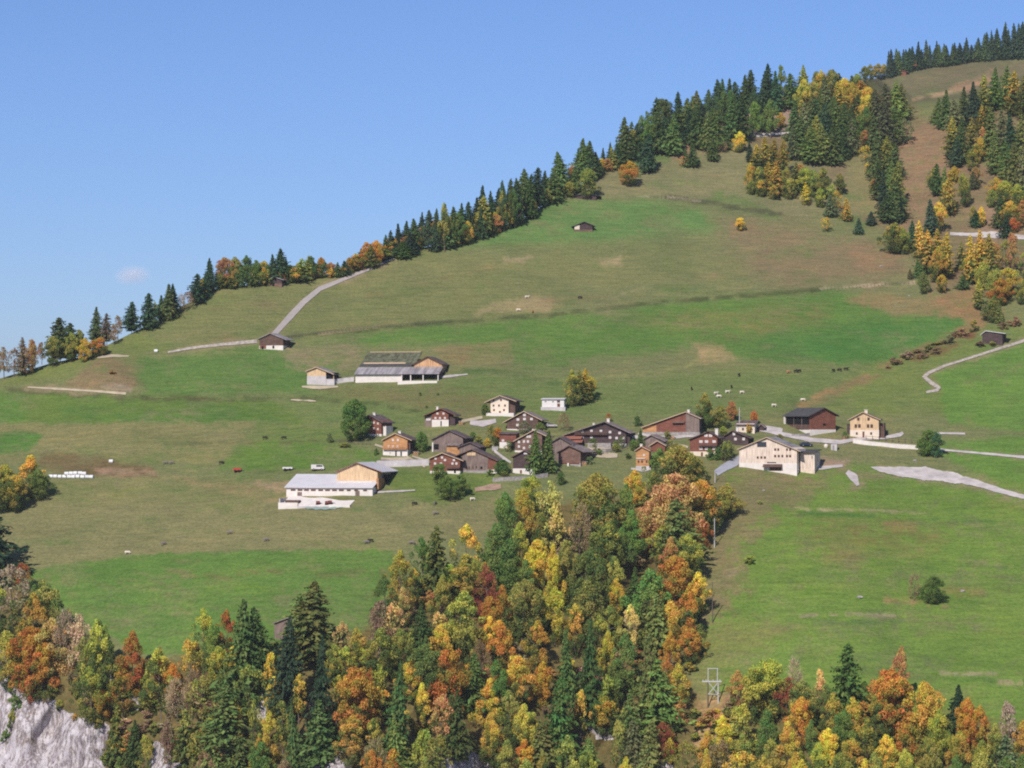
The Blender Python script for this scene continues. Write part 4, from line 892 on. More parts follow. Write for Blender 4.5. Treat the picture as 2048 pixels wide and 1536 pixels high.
# the long upper barn
h = House("barn", "long white farm barn with mossy dark upper roof and tan timber gable", "barn", 710, 879, 764, 10)
h.box("plinth", 'plaster', 710, 803, 748, 764, 0, 9, foot=-5)
h.box("parapet", 'plaster', 799, 878, 762, 772, -3.2, -2.9, foot=-6); h.box("floor", 'concrete', 799.5, 877.5, 763.2, 764.5, -2.9, 0)
h.box("back_wall", 'dark', 803.4, 876, 746, 763, 4, 4.4)  # near-black wall paints the shade at the back of the open bays
for u in (804, 822, 847, 877): h.box("post", 'plaster', u-.9, u+.9, 746, 762.8, -.6, -.2)
h.box("side_wall", 'timber_dark', 877.5, 879, 744, 764, .2, 9, foot=-4)
h.slab("lean_roof", 'roof_metal_grey', 708, 880, 733, 747.5, 6.5, -1.0)
h.box("hall_wall", 'roof_dark', 712, 817.5, 727, 738, 6.6, 16)
up = h.slab("upper_roof", 'roof_moss', 709, 821, 701.5, 733, 22, 6.2)
MB().box(h.x(714), h.x(818), 21.7, 22.2, h.z(701.5)+.004, h.z(700.2)).build("ridge_cap", M['roof_edge'], up)
MB().prism_x([(9.6, h.z(726.6)+.10), (10.6, h.z(724.6)+.10), (10.6, h.z(724.6)+.18), (9.6, h.z(726.6)+.18)], h.x(715), h.x(800)).build("snow_guard", M['roof_edge'], up)
h.body(820, 877.5, 848, 713.5, 727, 727, None, 14, 'timber_tan', y0=6.7, foot=2)
h.roof(816, 729, 848, 711.8, 881, 728, 14, 'roof_slate', y0=6.7, edge='timber_dark')
# timber house behind the round tree
h = House("house", "tall narrow brown timber house half hidden behind the big round tree", "house", 741, 763, 872, 26)
h.body(738, 763, 739, 830, 838, 842, 868, 8, 'timber_red'); h.roof(722, 841, 739, 829, 768, 845, 8, 'roof_slate'); h.chimney(741, 826, 832, 3)
h.wins([(748, 845), (756, 847), (748, 857), (756, 858)], 3.6, 4, pane='glass_pale'); h.box("annex", 'plaster', 764, 770, 852, 872, 1, 6, foot=-3)
# orange house on white plinth
h = House("house", "orange-brown timber house on a high white basement, above the grey retaining wall", "house", 766, 822, 912, 15)
h.body(766, 815, 791, 868.5, 879, 880, 899, 9, 'timber_orange'); h.roof(763.5, 880, 791, 866, 825, 880, 9, 'roof_slate', edge='roof_edge'); h.chimney(793, 863, 869, 4)
h.wins([(777, 893), (786, 893), (795, 893), (786, 880), (796, 880)], 4, 4.4, frame='white', pane='glass_pale'); h.balcony(766.5, 814, 898, 1.0, mat='timber_orange')
h.wins([(780, 906)], 4, 4, pane='glass'); h.hole(790.5, 793.5, 902, 912, name="door"); h.hole(801, 804, 903, 912, name="door")
h.box("side_porch", 'timber_dark', 815.4, 819, 884, 898, 1, 8)
# red brown house with white base
h = House("house", "small reddish chalet with white ground floor and pale lean-to above the hamlet", "house", 849, 911, 853, 12)
h.body(864, 897, 882, 819, 829, 829, 839.5, 8, 'timber_red'); h.roof(847, 831, 882, 816.5, 912, 830, 8, 'roof_slate', edge='timber_red'); h.chimney(871, 814, 820, 3, .7)
h.wins([(875, 827), (887, 827), (871, 836), (880, 836), (890, 836)], 4, 4, pane='glass_pale'); h.box("lean_to", 'timber_grey', 848.5, 863.5, 832, 845, .6, 6, foot=-3); h.win(856, 839, 9, 4, y0=.6, pane='glass_pale')
h.box("side_store", 'timber_black', 897.5, 909, 833, 849, 1, 7, foot=-3); h.hole(881, 883.5, 842, 852.5, name="door")
# barns of the lower cluster
h = House("barn", "weathered grey plank barn with a square dark opening, topmost of the lower cluster", "barn", 864, 932, 902, 10)
h.body(866, 926, 899, 861.5, 877, 876, None, 11, 'timber_grey'); h.roof(862, 879, 899, 860, 934, 876, 11, 'roof_slate'); h.hole(868, 877.5, 888, 899, name="doorway"); h.box("post", 'plaster', 864.5, 867, 885, 904, -.5, -.1)
h = House("barn", "low grey gabled barn with an orange plank lean-to, wedged between two larger barns", "barn", 892, 960, 912, 12)
h.body(919, 957, 940, 885.5, 893, 893, None, 9, 'timber_grey'); h.roof(914, 894, 940, 884, 962, 894, 9, 'roof_slate')
h.box("lean_to", 'timber_orange', 893, 918.5, 891, 910, .3, 7, foot=-3); h.slab("lean_roof", 'roof_grey', 891, 919, 885, 890, 6, -.4)
h = House("chalet", "dark red chalet with pale windows, attached to the wide grey barn by the bushes", "house", 858, 926, 947, 12)
h.body(860, 920, 885, 907, 916, 919, 942, 9, 'timber_red'); h.roof(857, 917, 885, 905, 928, 921, 9, 'roof_slate', edge='roof_edge')
h.wins([(871, 917), (884, 915), (890, 920), (870, 927), (882, 927), (905, 927), (913, 927), (908, 920)], 4.4, 4.2, pane='glass_pale'); h.balcony(894, 920, 936, 1.0, mat='timber_mid'); h.hole(908, 912, 940, 946.5, name="door")
h = House("barn", "wide low grey-brown barn with a reddish lean-to end, attached beside the red chalet", "barn", 908, 996, 946, 10)
h.body(924, 976, 944, 899.5, 912, 913, 941, 11, 'timber_grey', 'stone'); h.body(976.2, 994, 976.2, 914, 914, 921, 939, 9, 'timber_red', 'plaster', y0=.1); h.roof(904, 914, 944, 897.5, 997, 921, 11, 'roof_slate', edge='timber_mid')
h.box("gable_panel", 'timber_pale', 934, 951, 905, 911, -.07, -.01); h.wins([(938, 935), (946, 935), (953, 934)], 2.6, 5, frame='frame_brown'); h.hole(961, 965, 933, 938)
# large modern barn at lower left
h = House("barn", "big new barn with pale blue-grey metal roof, tan gable and walled concrete yard", "barn", 570, 752, 992, 13)
h.box("plinth", 'plaster', 571, 746, 974.5, 992, 0, 12, foot=-6)
h.slab("shed_roof", 'roof_metal', 568, 748, 949.5, 974.5, 13, -.7)
for u in (585, 599, 612, 626, 641, 655, 669, 683, 698, 713, 731): h.win(u, 980.5, 10 if u < 690 else 8, 3, frame='frame_brown')
h.hole(593.5, 603, 984.5, 992, name="gate", mat='timber_grey'); h.hole(711, 720, 981, 991.5, name="gate", mat='timber_grey')
h.body(663.5, 746, 705, 927.5, 944, 945, None, 20, 'timber_pale', y0=6.0, foot=1.5); h.roof(659, 944.5, 705, 925, 757, 944, 20, 'roof_metal', y0=6.0, edge='timber_red')
h.box("gable_ledge", 'plaster', 672, 738, 963.5, 966.5, 4.6, 5.9); h.box("side_door", 'timber_orange', 747, 751.5, 957, 979, 4, 12); h.box("side_bay", 'dark', 752, 757, 950, 962, 11, 16)
MB().prism_x([(-10, h.z(1009)), (-10, -9), (-.06, -9), (-.06, h.z(993))], h.x(577), h.x(717)).build("yard_floor", M['plaster'], h.root)
h.box("yard_wall", 'plaster', 574, 613, 1004, 1014, -10.5, -10.05, foot=-9); h.box("yard_wall", 'plaster', 676, 718, 1007, 1014, -10.5, -10.05, foot=-9); h.box("yard_wall", 'concrete', 575, 577, 996, 1006, -10, -.1, foot=-9); h.box("heap", 'timber_dark', 584, 612, 999.5, 1005, -8.5, -6)
h.box("yard_wall", 'concrete', 613.2, 675.8, 1010.5, 1014, -10.5, -10.05, foot=-9)
# white house above
h = House("house", "cream plastered three-storey house with wide eaves, uppermost house of the hamlet", "house", 980, 1018, 829, 14)
h.body(981, 1017, 1001, 792.5, 800, 800, None, 9, 'plaster_cream'); h.roof(970, 804.5, 1001, 790.5, 1034, 802, 9, 'roof_slate', edge='roof_edge', oh=1.2)
h.wins([(987, 801), (1002, 800), (987, 811), (998, 811), (1010, 811), (988, 820), (1008, 820)], 3.4, 4, frame='frame_brown'); h.hole(998, 1002, 822, 828.5, name="door", mat='frame_brown'); h.box("side_wing", 'timber_dark', 1018, 1029, 803, 824, 1, 8, foot=-3); h.box("terrace", 'plaster', 975, 1030, 826, 831, -2, -.1, foot=-4)
h = House("shed", "long flat-roofed white cabin on a low grey wall, beside two tall trees", "shed", 1083, 1129, 820, 8)
h.box("wall", 'white', 1084, 1128, 797.5, 814, 0, 5); h.slab("roof", 'roof_metal', 1082, 1130, 795.5, 797.5, 5.6, -.6); h.wins([(1091, 803), (1106, 803)], 5, 3.4); h.win(1117, 803, 6, 4, frame='frame_brown'); h.hole(1114.5, 1120, 807, 813.5, name="door", mat='frame_brown'); h.box("plinth", 'concrete', 1082, 1131, 814, 820, -.6, 5.4, foot=-4)
h = House("house", "dark brown gabled house with white windows, behind the scrubby bushes", "house", 1010, 1082, 862, 12)
h.body(1014, 1076, 1048, 824.5, 841, 838, 858, 10, 'timber_dark'); h.roof(1006, 844.5, 1048, 822, 1085, 840, 10, 'roof_grey', edge='roof_edge'); h.wins([(1049, 830), (1036, 839), (1049, 838), (1063, 838), (1035, 850), (1049, 849)], 5.4, 4.6, pane='glass_pale')
h = House("shed", "small square brown shed on a white basement beside the orange bush", "shed", 998, 1035, 897, 12)
h.box("wall", 'timber_red', 999, 1032, 867, 884, 0, 6); h.slab("roof", 'roof_slate', 997, 1035, 864, 867, 6.6, -.6); h.box("plinth", 'plaster', 999, 1019, 884.2, 897, -.05, 6, foot=-3); h.box("bay_shade", 'dark', 1019.2, 1030, 884.2, 894, .3, 6, foot=-3); h.win(1006, 881, 5, 4, pane='glass_pale')
h = House("chalet", "brown chalet with pairs of pale windows, partly hidden by two slender conifers", "house", 1028, 1084, 906, 12)
h.body(1030, 1084, 1068, 861.5, 879, 868, 901, 10, 'timber_mid'); h.roof(1027, 882, 1068, 859.5, 1097, 873, 10, 'roof_grey', edge='roof_edge'); h.wins([(1055, 873), (1060, 873), (1038, 884), (1048, 883), (1056, 883), (1038, 893), (1048, 896), (1060, 893)], 4.4, 4.8, pane='glass_pale')
h = House("house", "nearly black timber house on a bright white basement, beside the slender conifers", "house", 1024, 1072, 948, 12)
h.body(1026, 1072, 1049, 902, 911, 911, 937, 9, 'timber_black'); h.roof(1022, 914, 1049, 900, 1077, 913, 9, 'roof_slate', edge='timber_mid'); h.wins([(1051, 907)], 7, 3, pane='glass_pale'); h.wins([(1036, 921), (1048, 921), (1060, 921)], 3.4, 4, frame='frame_brown'); h.hole(1040, 1044, 940, 947, name="door", mat='frame_brown'); h.win(1055, 942, 5, 2.6)
h = House("barn", "pinkish grey plank barn with a long sagging roof, between the conifers and the log barn", "barn", 1100, 1140, 922, 12)
h.body(1102, 1142, 1120, 875, 884, 886, None, 10, 'timber_grey'); h.roof(1098, 886, 1120, 873.5, 1148, 890, 10, 'roof_slate')
h = House("barn", "square log barn with dark right side and low stone foot, lowest barn of the hamlet", "barn", 1117, 1161, 930, 22)
h.body(1117, 1161, 1139, 892.5, 904, 904, 926, 11, 'timber_mid', 'stone'); h.roof(1115, 905, 1139, 890.5, 1169, 904, 11, 'roof_grey', edge='timber_dark'); h.box("shelf", 'timber_red', 1121, 1158, 924, 926.5, -.4, -.06); h.box("post", 'plaster', 1137, 1140, 926, 938, -1.2, -.7, foot=-3)
h = House("shed", "small shed under an orange-red tiled roof, tucked before the great dark chalet", "shed", 1124, 1164, 890, 10)
h.box("wall", 'timber_dark', 1127, 1160, 876, 890, 0, 5, foot=-3); h.slab("roof", 'roof_tile', 1124, 1163, 868, 877, 5.5, -.8); h.slab("lower_roof", 'roof_tile', 1140, 1166, 879, 884, .5, -2.5)
h = House("chalet", "great wide dark chalet with a broad low gable in the hamlet's centre", "house", 1142, 1258, 889, 9)
h.body(1142, 1252, 1209, 845, 865, 864, 887, 14, 'timber_black'); h.roof(1128, 869.5, 1209, 842.5, 1262, 866, 14, 'roof_grey', edge='roof_grey', oh=1.1); h.chimney(1213, 838, 846, 5, .9); h.chimney(1184, 847, 853, 5, .7)
h.wins([(1165, 863), (1183, 862), (1202, 862), (1220, 864), (1239, 866), (1165, 874), (1183, 874), (1220, 875), (1233, 876), (1246, 876)], 5, 4.6, pane='glass_pale'); h.balcony(1150, 1215, 869, 1.0, mat='timber_dark')
h.box("garden_terrace", 'stone', 1178, 1224, 886, 898, -3.4, -.2, foot=-4); h.box("side_wing", 'timber_black', 1252.5, 1259, 869, 884, 1, 10, foot=-3)
h = House("barn", "long lopsided barn, red planks under the long roof slope and grey planks at the end", "barn", 1285, 1402, 869, 10)
h.wall("wall", M['timber_red'], [(1313, 869), (1371, 869), (1371, 826), (1313, 848)], 0, 12); h.wall("end_wall", M['timber_grey'], [(1371.2, 867), (1398, 867), (1398, 836), (1371.2, 825)], -.15, 12)
h.wall("low_wall", M['timber_orange'], [(1286, 864), (1312.8, 864), (1312.8, 849), (1286, 853)], .2, 11); h.box("plinth", 'stone', 1285, 1399, 864, 869, -.3, 11, foot=-5)
h.roof(1283, 854.5, 1371.5, 823, 1402, 836.5, 12, 'roof_grey', edge='roof_edge'); h.chimney(1375, 820, 826, 3, .8); h.box("gallery", 'timber_mid', 1345, 1369, 842, 846, -.7, -.02); h.box("gallery_shade", 'dark', 1346, 1366, 846.3, 850, -.06, -.012)  # the dark sheet under the gallery is painted shade
h.wins([(1379, 838), (1388, 839), (1379, 848), (1388, 848)], 2.6, 3, frame='frame_brown')
h = House("barn", "low brown-grey barn with a broad pale right roof plane, below the lopsided barn", "barn", 1287, 1330, 896, 16)
h.body(1290, 1326, 1303, 871, 877, 880, None, 9, 'timber_grey'); h.roof(1286, 878, 1303, 869, 1331, 882, 9, 'roof_grey')
h = House("barn", "little brown gabled shed peeping over the autumn tree tops", "shed", 1300, 1332, 905, 14)
h.body(1302, 1330, 1315, 883, 890, 890, None, 7, 'timber_red'); h.roof(1298, 892, 1315, 881, 1333, 891, 7, 'roof_grey', edge='roof_edge')
h = House("house", "narrow bright orange timber house at the edge of the wood", "house", 1271, 1299, 937, 8)
h.body(1272, 1298, 1285, 893, 900, 900, 932, 8, 'timber_orange', 'concrete'); h.roof(1269, 901, 1283, 892, 1301, 901, 8, 'roof_tile', edge='roof_edge'); h.chimney(1281, 889, 894, 3, .8)
h.wins([(1277, 923), (1284, 923), (1293, 923)], 3.4, 5, frame='frame_brown'); h.win(1288, 910, 4, 4, pane='glass_pale'); h.box("ledge", 'plaster', 1272, 1290, 916, 917.4, -.3, -.02)
h = House("chalet", "red-brown chalet with three rows of white windows and a pale ground floor", "house", 1379, 1438, 913, 12)
h.body(1380, 1434, 1417, 864, 877, 873, 903, 11, 'timber_red', 'plaster_cream'); h.roof(1376, 879, 1417, 862, 1441, 876, 11, 'roof_slate', edge='timber_dark'); h.chimney(1430, 858, 868, 4, 1.0)
h.wins([(1412, 871), (1421, 871), (1402, 883), (1413, 883), (1428, 883), (1402, 897), (1413, 897), (1428, 897)], 6.6, 5, pane='glass_pale'); h.balcony(1398, 1434, 892, 1.0, mat='timber_dark'); h.hole(1402, 1406, 904.5, 912.5, name="door", mat='frame_brown')
h = House("house", "near-black timber house with white windows, just behind the big pale barn", "house", 1444, 1500, 890, 12)
h.body(1446, 1496, 1465, 863, 873, 873, None, 9, 'timber_black'); h.roof(1441, 876, 1465, 860.5, 1502, 876, 9, 'roof_slate', edge='timber_dark'); h.wins([(1468, 868), (1471, 878), (1487, 878)], 5, 5, pane='glass_pale'); h.chimney(1471, 855, 863, 5, .8)
h = House("house", "cream house under a grey-pink tiled roof, partly behind the near-black house", "house", 1470, 1511, 865, 12)
h.box("wall", 'plaster_cream', 1473, 1509, 847, 865, 0, 8, foot=-3); h.slab("roof", 'roof_slate', 1470, 1512, 841, 849, 8.4, -.8); h.win(1486, 858, 4, 5, frame='frame_brown'); h.win(1500, 856, 3.4, 4); h.box("gable_wall", 'plaster', 1473, 1478, 842, 847, 7, 7.9)
h = House("shed", "tiny dark gabled shed beside the red-leaved tree above the cream house", "shed", 1516, 1530, 862, 12)
h.body(1517, 1528, 1522, 848, 854, 854, None, 4, 'timber_black'); h.roof(1515, 855, 1522, 847, 1531, 855, 4, 'roof_grey')
h = House("barn", "red plank barn with an open black left side under a long dark roof", "barn", 1619, 1673, 867, -30)
h.body(1619, 1673, 1647, 817, 829.5, 829.5, 859, 15, 'timber_red', 'plaster'); h.roof(1614, 831.5, 1647, 815, 1679, 831, 15, 'roof_dark', edge='timber_black')
xl = h.x(1619); MB().box(xl-.12, xl-.07, .5, 14.6, h.z(853), h.z(832)).build("bay_shade", M['dark'], h.root); MB().box(xl-.18, xl-.13, .5, 14.6, h.z(859)+.02, h.z(849)).build("boarding", M['timber_dark'], h.root)  # dark panel on the wall paints the shade inside the open side
for yy in (4.8, 9.6): MB().box(xl-.3, xl-.19, yy-.12, yy+.12, h.z(859), h.z(832)).build("post", M['timber_grey'], h.root)
MB().box(xl-.9, xl-.4, 14.2, 14.9, -1, h.z(831)).build("pillar", M['plaster'], h.root); h.hole(1646, 1652, 847, 851)
h = House("house", "tall tan timber house with white ground floor and chimney, rightmost house of the hamlet", "house", 1699, 1760, 876, 11)
h.body(1701, 1757, 1726, 826, 838, 838, 860, 10, 'timber_pale', 'plaster_cream'); h.roof(1696, 839.5, 1726, 823.5, 1761, 839, 10, 'roof_slate', edge='roof_edge'); h.chimney(1731, 820, 828, 3, 1.1, 'plaster_cream')
h.wins([(1717, 838), (1737, 838)], 5, 6, frame='frame_brown'); h.wins([(1712, 852), (1719, 852), (1736, 852), (1743, 852)], 5, 7, frame='frame_brown'); h.wins([(1714, 867), (1742, 867)], 4, 5, frame='frame_brown'); h.hole(1725, 1729, 863, 875.5, name="door", mat='frame_brown')
h.box("side_wing", 'timber_dark', 1758, 1767, 846, 874, 2, 9, foot=-3); h.box("left_store", 'timber_black', 1694, 1700.6, 848, 874, 2, 8, foot=-3)
# big timber barn on the right
h = House("barn", "large pale pink-tan timber barn with rows of tiny square windows", "barn", 1480, 1594, 942, 17)
h.body(1480, 1592, 1534, 877, 897, 898, 926, 16, 'timber_pink'); h.roof(1476, 898.5, 1534, 874, 1600, 902, 16, 'roof_metal_grey', edge='roof_edge')
h.box("glazing", 'glass', 1515, 1533, 884, 894, -.08, -.012)
h.wins([(1550, 899), (1556, 899), (1573, 899), (1579, 899), (1516, 915), (1523, 915), (1530, 915), (1550, 912), (1557, 912), (1564, 912), (1573, 912), (1579, 912)], 4, 4.6, frame='frame_brown')
h.hole(1539, 1562, 933, 941.8, name="gate", mat='frame_brown'); h.slab("porch_roof", 'timber_dark', 1527, 1564, 928, 933, -.03, -1.6); h.box("lintel", 'timber_dark', 1534, 1552, 924, 925.2, -.3, -.06)
h.box("annex", 'timber_pink', 1594, 1622, 904, 925, 4, 14, foot=-3); h.slab("annex_roof", 'roof_dark', 1593, 1624, 899, 904, 15, 3); h.win(1617, 914, 3.4, 7, y0=4, frame='plaster')
# field barns
def hut(lab, uL, uR, vb, uA, vA, vEL, vER, wood, roofm, split=None, yaw=16, d=6, base='stone', grp="lone field barns on the slope"):
    q = House("field_barn", lab, "barn", uL, uR, vb, yaw, grp); w_ = uR-uL
    q.body(uL+w_*.05, uR-w_*.14, uA, vA+1.6, vEL+.5, vER+.5, split, d, wood, base); q.roof(uL-1, vEL+1, uA, vA, uR, vER+1, d, roofm, oh=.6, th=.22); return q
q = hut("dark log field barn with a reddish foot, where the concrete lane meets the gravel track", 515, 575, 699, 541, 666, 677, 679, 'timber_dark', 'roof_metal_grey', 691, 16, 8, 'plaster')
q.box("lower_wall", 'timber_red', 519, 532, 690.5, 697, -.2, -.06); q.hole(523, 527, 692, 697.5, y0=-.2); q.hole(545, 549, 691.5, 697, y0=-.06)
q = hut("small dark field barn before the skyline trees, next to a golden tree", 533, 569, 573, 549, 553, 560, 559, 'timber_black', 'roof_metal_grey', 567, 20, 6, 'timber_mid'); q.hole(545, 549, 566, 572, y0=-.06)
q = hut("lonely dark hut with a cream left wall, high on the open green slope", 1147, 1191, 463, 1168, 443, 451, 451, 'timber_black', 'roof_dark', 459, -8, 6, 'timber_mid'); q.box("pale_wall", 'plaster_cream', 1149, 1159, 450.5, 459, -.08, -.01)
q = hut("black field barn with a gleaming metal roof beside the winding right track", 1964, 2010, 689, 1973, 661, 668, 666, 'timber_black', 'roof_metal', None, 24, 6); 
for u in (1966, 1980, 1990): q.box("stilt", 'timber_dark', u, u+2, 684, 694, -.4, -.1)
q = hut("low dark shed in the shade under the solitary olive tree", 1148, 1200, 399, 1170, 386, 391, 391, 'timber_black', 'roof_dark', None, 10, 5)
q = hut("red-roofed cabin on the far skyline meadow below dark spruces", 1786, 1816, 151, 1800, 139, 145, 144, 'timber_red', 'roof_tile', None, 20, 8)
q = hut("pale cottage by the dark spruces on the far skyline", 1964, 1976, 118, 1970, 111, 114.5, 114.5, 'plaster_cream', 'roof_slate', None, 14, 6)
q = hut("long dark farmhouse at the far skyline's upper edge", 1986, 2016, 116, 2000, 103, 109, 109, 'timber_black', 'roof_slate', 112, 14, 9)
q = hut("weathered plank hut among the trees at the lower edge of the green meadow", 546, 590, 1280, 579, 1234, 1246, 1246, 'timber_grey', 'roof_grey', None, 22, 7)
# walls
def wall_thing(lab, pts_, hpx, mat, th=.5, name="retaining_wall", cat="wall", d=None):
    root = empty(name, tuple(unproj(*pts_[0][:2]))); tag(root, lab, cat, "walls about the hamlet")
    o = Vector(root.location); P_ = []
    for (u, v) in pts_:
        p = Vector(unproj(u, v)) - o; P_.append((p, hpx*unproj(u, v)[1]/FPX))
    vs = []; fs = []
    for p, hh in P_: vs += [(p.x, p.y, p.z-2), (p.x, p.y, p.z+hh), (p.x, p.y+th, p.z+hh), (p.x, p.y+th, p.z-2)]
    for i in range(len(P_)-1):
        for j in range(4): fs.append((i*4+j, i*4+(j+1) % 4, i*4+4+(j+1) % 4, i*4+4+j))
    fs += [(3, 2, 1, 0), tuple((len(P_)-1)*4+j for j in range(4))]
    MB().add(vs, fs).build("masonry", M[mat], root); vs2 = []
    for p, hh in P_: vs2 += [(p.x, p.y-.06, p.z+hh+.004), (p.x, p.y-.06, p.z+hh+.12), (p.x, p.y+th+.06, p.z+hh+.12), (p.x, p.y+th+.06, p.z+hh+.004)]
    MB().add(vs2, fs).build("coping", M[mat], root); return root
wall_thing("long grey retaining wall running below the orange-brown timber house", [(753, 935), (780, 934), (820, 933), (858, 931)], 13, 'concrete')
wall_thing("low pale wall joining the small shed to the long barn", [(669, 768), (688, 765), (708, 763)], 9, 'concrete')
wall_thing("pale stone wall below the black house with white basement", [(985, 964), (1020, 962), (1060, 960), (1096, 954)], 8, 'stone')
wall_thing("white stone bank wall below the rightmost tan house", [(1706, 886), (1740, 891), (1790, 896), (1836, 899)], 8, 'plaster')
wall_thing("little pale garden wall right of the great dark chalet", [(1252, 878), (1264, 877), (1276, 877)], 6, 'concrete')
wall_thing("stepped garden wall below the great dark chalet", [(1196, 903), (1212, 904), (1226, 902)], 5, 'stone')
wall_thing("short grey wall beside the brown shed on white basement", [(984, 902), (996, 900)], 7, 'concrete')
wall_thing("low stone wall under the open-sided red barn", [(1584, 873), (1604, 874), (1626, 870)], 5, 'stone')
# fence on the bank wall
fr = empty("fence", tuple(P(1730, 876))); tag(fr, "thin post fence along the lane beside the tan house", "fence")
o = Vector(fr.location)
for k in range(9):
    p = P(1732+13*k, 879+1.1*k) - o; MB().box(p.x-.1, p.x+.1, p.y-.1, p.y+.1, p.z-.3, p.z+1.5).build("post", M['wood_pole'], fr)
a_, b_ = P(1732, 879)-o, P(1836, 887.8)-o
MB().tube([(a_.x, a_.y, a_.z+1.2), (b_.x, b_.y, b_.z+1.2)], .06, 5).build("rail", M['wood_pole'], fr)
# gravel wall by the lane hut, water tank, pylon, poles
def thing_box(name, lab, cat, u, v, w_, h_, d, mat, lid):
    p = P(u, v); k = p.y/FPX; r = empty(name, tuple(p), -.2); tag(r, lab, cat); a = w_*k/2
    MB().box(-a, a, 0, d, -.6, h_*k).build("body", M[mat], r); MB().box(-a-.1, a+.1, -.1, d+.1, h_*k+.004, h_*k+.16).build("lid", M[lid], r); MB().box(-a*.5, a*.1, -.05, -.01, .1, h_*k*.8).build("door", M['roof_metal_grey'], r); return r
thing_box("transformer_box", "small pale grey utility box standing alone on the meadow beside the pink-tan barn", "utility box", 1668, 901, 12, 13, 2.0, 'concrete', 'roof_metal_grey')
p = P(1652, 895); k = p.y/FPX; r = empty("water_tank", tuple(p)); tag(r, "small round cream tank beside the grey utility box", "tank")
mb = MB(); mb.tube([(0, 0, -.3), (0, 0, .9), (0, 0, 1.15), (0, 0, 1.25)], [.75, .75, .5, .12], 12); mb.build("vessel", M['cow_white'], r, True); MB().tube([(0, 0, 1.22), (0, 0, 1.4)], .14, 8).build("cap", M['metal_pole'], r)
p = P(1426, 1411); k = p.y/FPX; r = empty("power_pylon", tuple(p)); tag(r, "white and grey portal-frame power pylon standing at the wood's edge on the lower meadow", "pylon")
L = lambda u, v: ((u-1426)*k, 0, (1411-v)*k)
for u, lo in ((1416, 1411), (1436.5, 1416)): MB().tube([L(u, lo+6), L(u, 1362)], [.22, .18], 7).build("leg", M['wood_pole'] if u < 1420 else M['metal_pole'], r)
for u in (1416.3, 1435): MB().tube([L(u, 1361.8), L(u, 1337)], [.15, .13], 7).build("post", M['metal_pole'], r)
MB().tube([L(1415, 1337), L(1436, 1337)], .13, 6).build("top_bar", M['metal_pole'], r)
b1 = MB().box(L(1404, 0)[0], L(1443, 0)[0], -.32, -.18, L(0, 1364)[2], L(0, 1361.5)[2]).build("crossarm", M['metal_pole'], r)
for u in (1406, 1412, 1426, 1440): MB().tube([(L(u, 0)[0], -.25, L(0, 1361.4)[2]), (L(u, 0)[0], -.25, L(0, 1358.6)[2])], [.09, .05], 6).build("insulator", M['white'], b1)
for a, b in (((1417, 1365), (1436, 1388)), ((1436, 1365), (1417, 1388)), ((1416, 1388.5), (1437, 1388.5))):
    q1, q2 = L(*a), L(*b); MB().tube([(q1[0], -.2, q1[2]), (q2[0], -.2, q2[2])], .12, 5).build("brace", M['metal_pole'], r)
for (u, v0, v1, lab) in ((1429, 1036, 1095, "tall thin pale pole at the wood's edge beside the rust-red bush"), (1425, 1163, 1246, "tall dark-footed pole standing at the wood's edge above the pylon"), (1479, 815, 858, "slim wooden power pole behind the cream tiled house"), (1430, 940, 965, "short pole beside the grey driveway of the pink-tan barn")):
    p = P(u, v1); k = p.y/FPX; r = empty("utility_pole", tuple(p)); tag(r, lab, "pole", "utility poles"); H = (v1-v0)*k
    MB().tube([(0, 0, -.5), (0, 0, H)], [.18, .11], 7).build("shaft", M['wood_pole'] if u == 1425 else M['metal_pole'], r); MB().box(-.6, .6, -.08, .08, H-.5, H-.36).build("crossarm", M['wood_pole'], r)
# dead snag in the lower-left wood
p = P(222, 1420); k = p.y/FPX; r = empty("dead_tree", tuple(p)); tag(r, "pale dead snag with bare stub branches among the lower-left wood", "tree")
mb = MB(); H = 92*k; mb.tube([(0, 0, -.5), (.1, 0, H*.4), (-.1, 0, H*.8), (0, 0, H)], [.3, .22, .12, .04], 7)
for z, a in ((.5, 1), (.6, -1), (.66, .8), (.75, -.7), (.82, .5)): mb.tube([(0, 0, H*z), (a*1.4, .3, H*z+.2)], [.08, .03], 5)
mb.build("trunk", M['bark_pale'], r)
# wrapped bales
bale_n = 0
for (u, v) in ((102,955),(111,955),(120,955.5),(129,955.5),(138,956),(147,956),(156,955.5),(165,956),(174,956),(183,956),(142,950),(151,949.5),(160,949.5),(133,950.5),(168,950.5)):
    p = P(u, v+1 if v > 952 else v+6.5); k = p.y/FPX; up = 0 if v > 952 else 1.15
    r0 = MB().tube([(-.72, 0, .62), (-.66, 0, .62), (.66, 0, .62), (.72, 0, .62)], [.55, .66, .66, .55], 14).build("silage_bale", M['bale'], None, False)
    r0.location = (p.x, p.y, p.z-.05+up); r0.rotation_euler = (0, 0, R.uniform(-.3, .3))
    tag(r0, "white plastic-wrapped silage bale in the long row on the brown bank", "bale", "white wrapped bales stacked in a row")
for (u, v, lab) in ((222, 926, "lone small white bale on the pale meadow above the row of bales"), (312, 705, "lone white bale at the end of the upper gravel track")):
    p = P(u, v); r0 = MB().tube([(-.72, 0, .62), (-.66, 0, .62), (.66, 0, .62), (.72, 0, .62)], [.55, .66, .66, .55], 14).build("silage_bale", M['bale']); r0.location = p; tag(r0, lab, "bale")
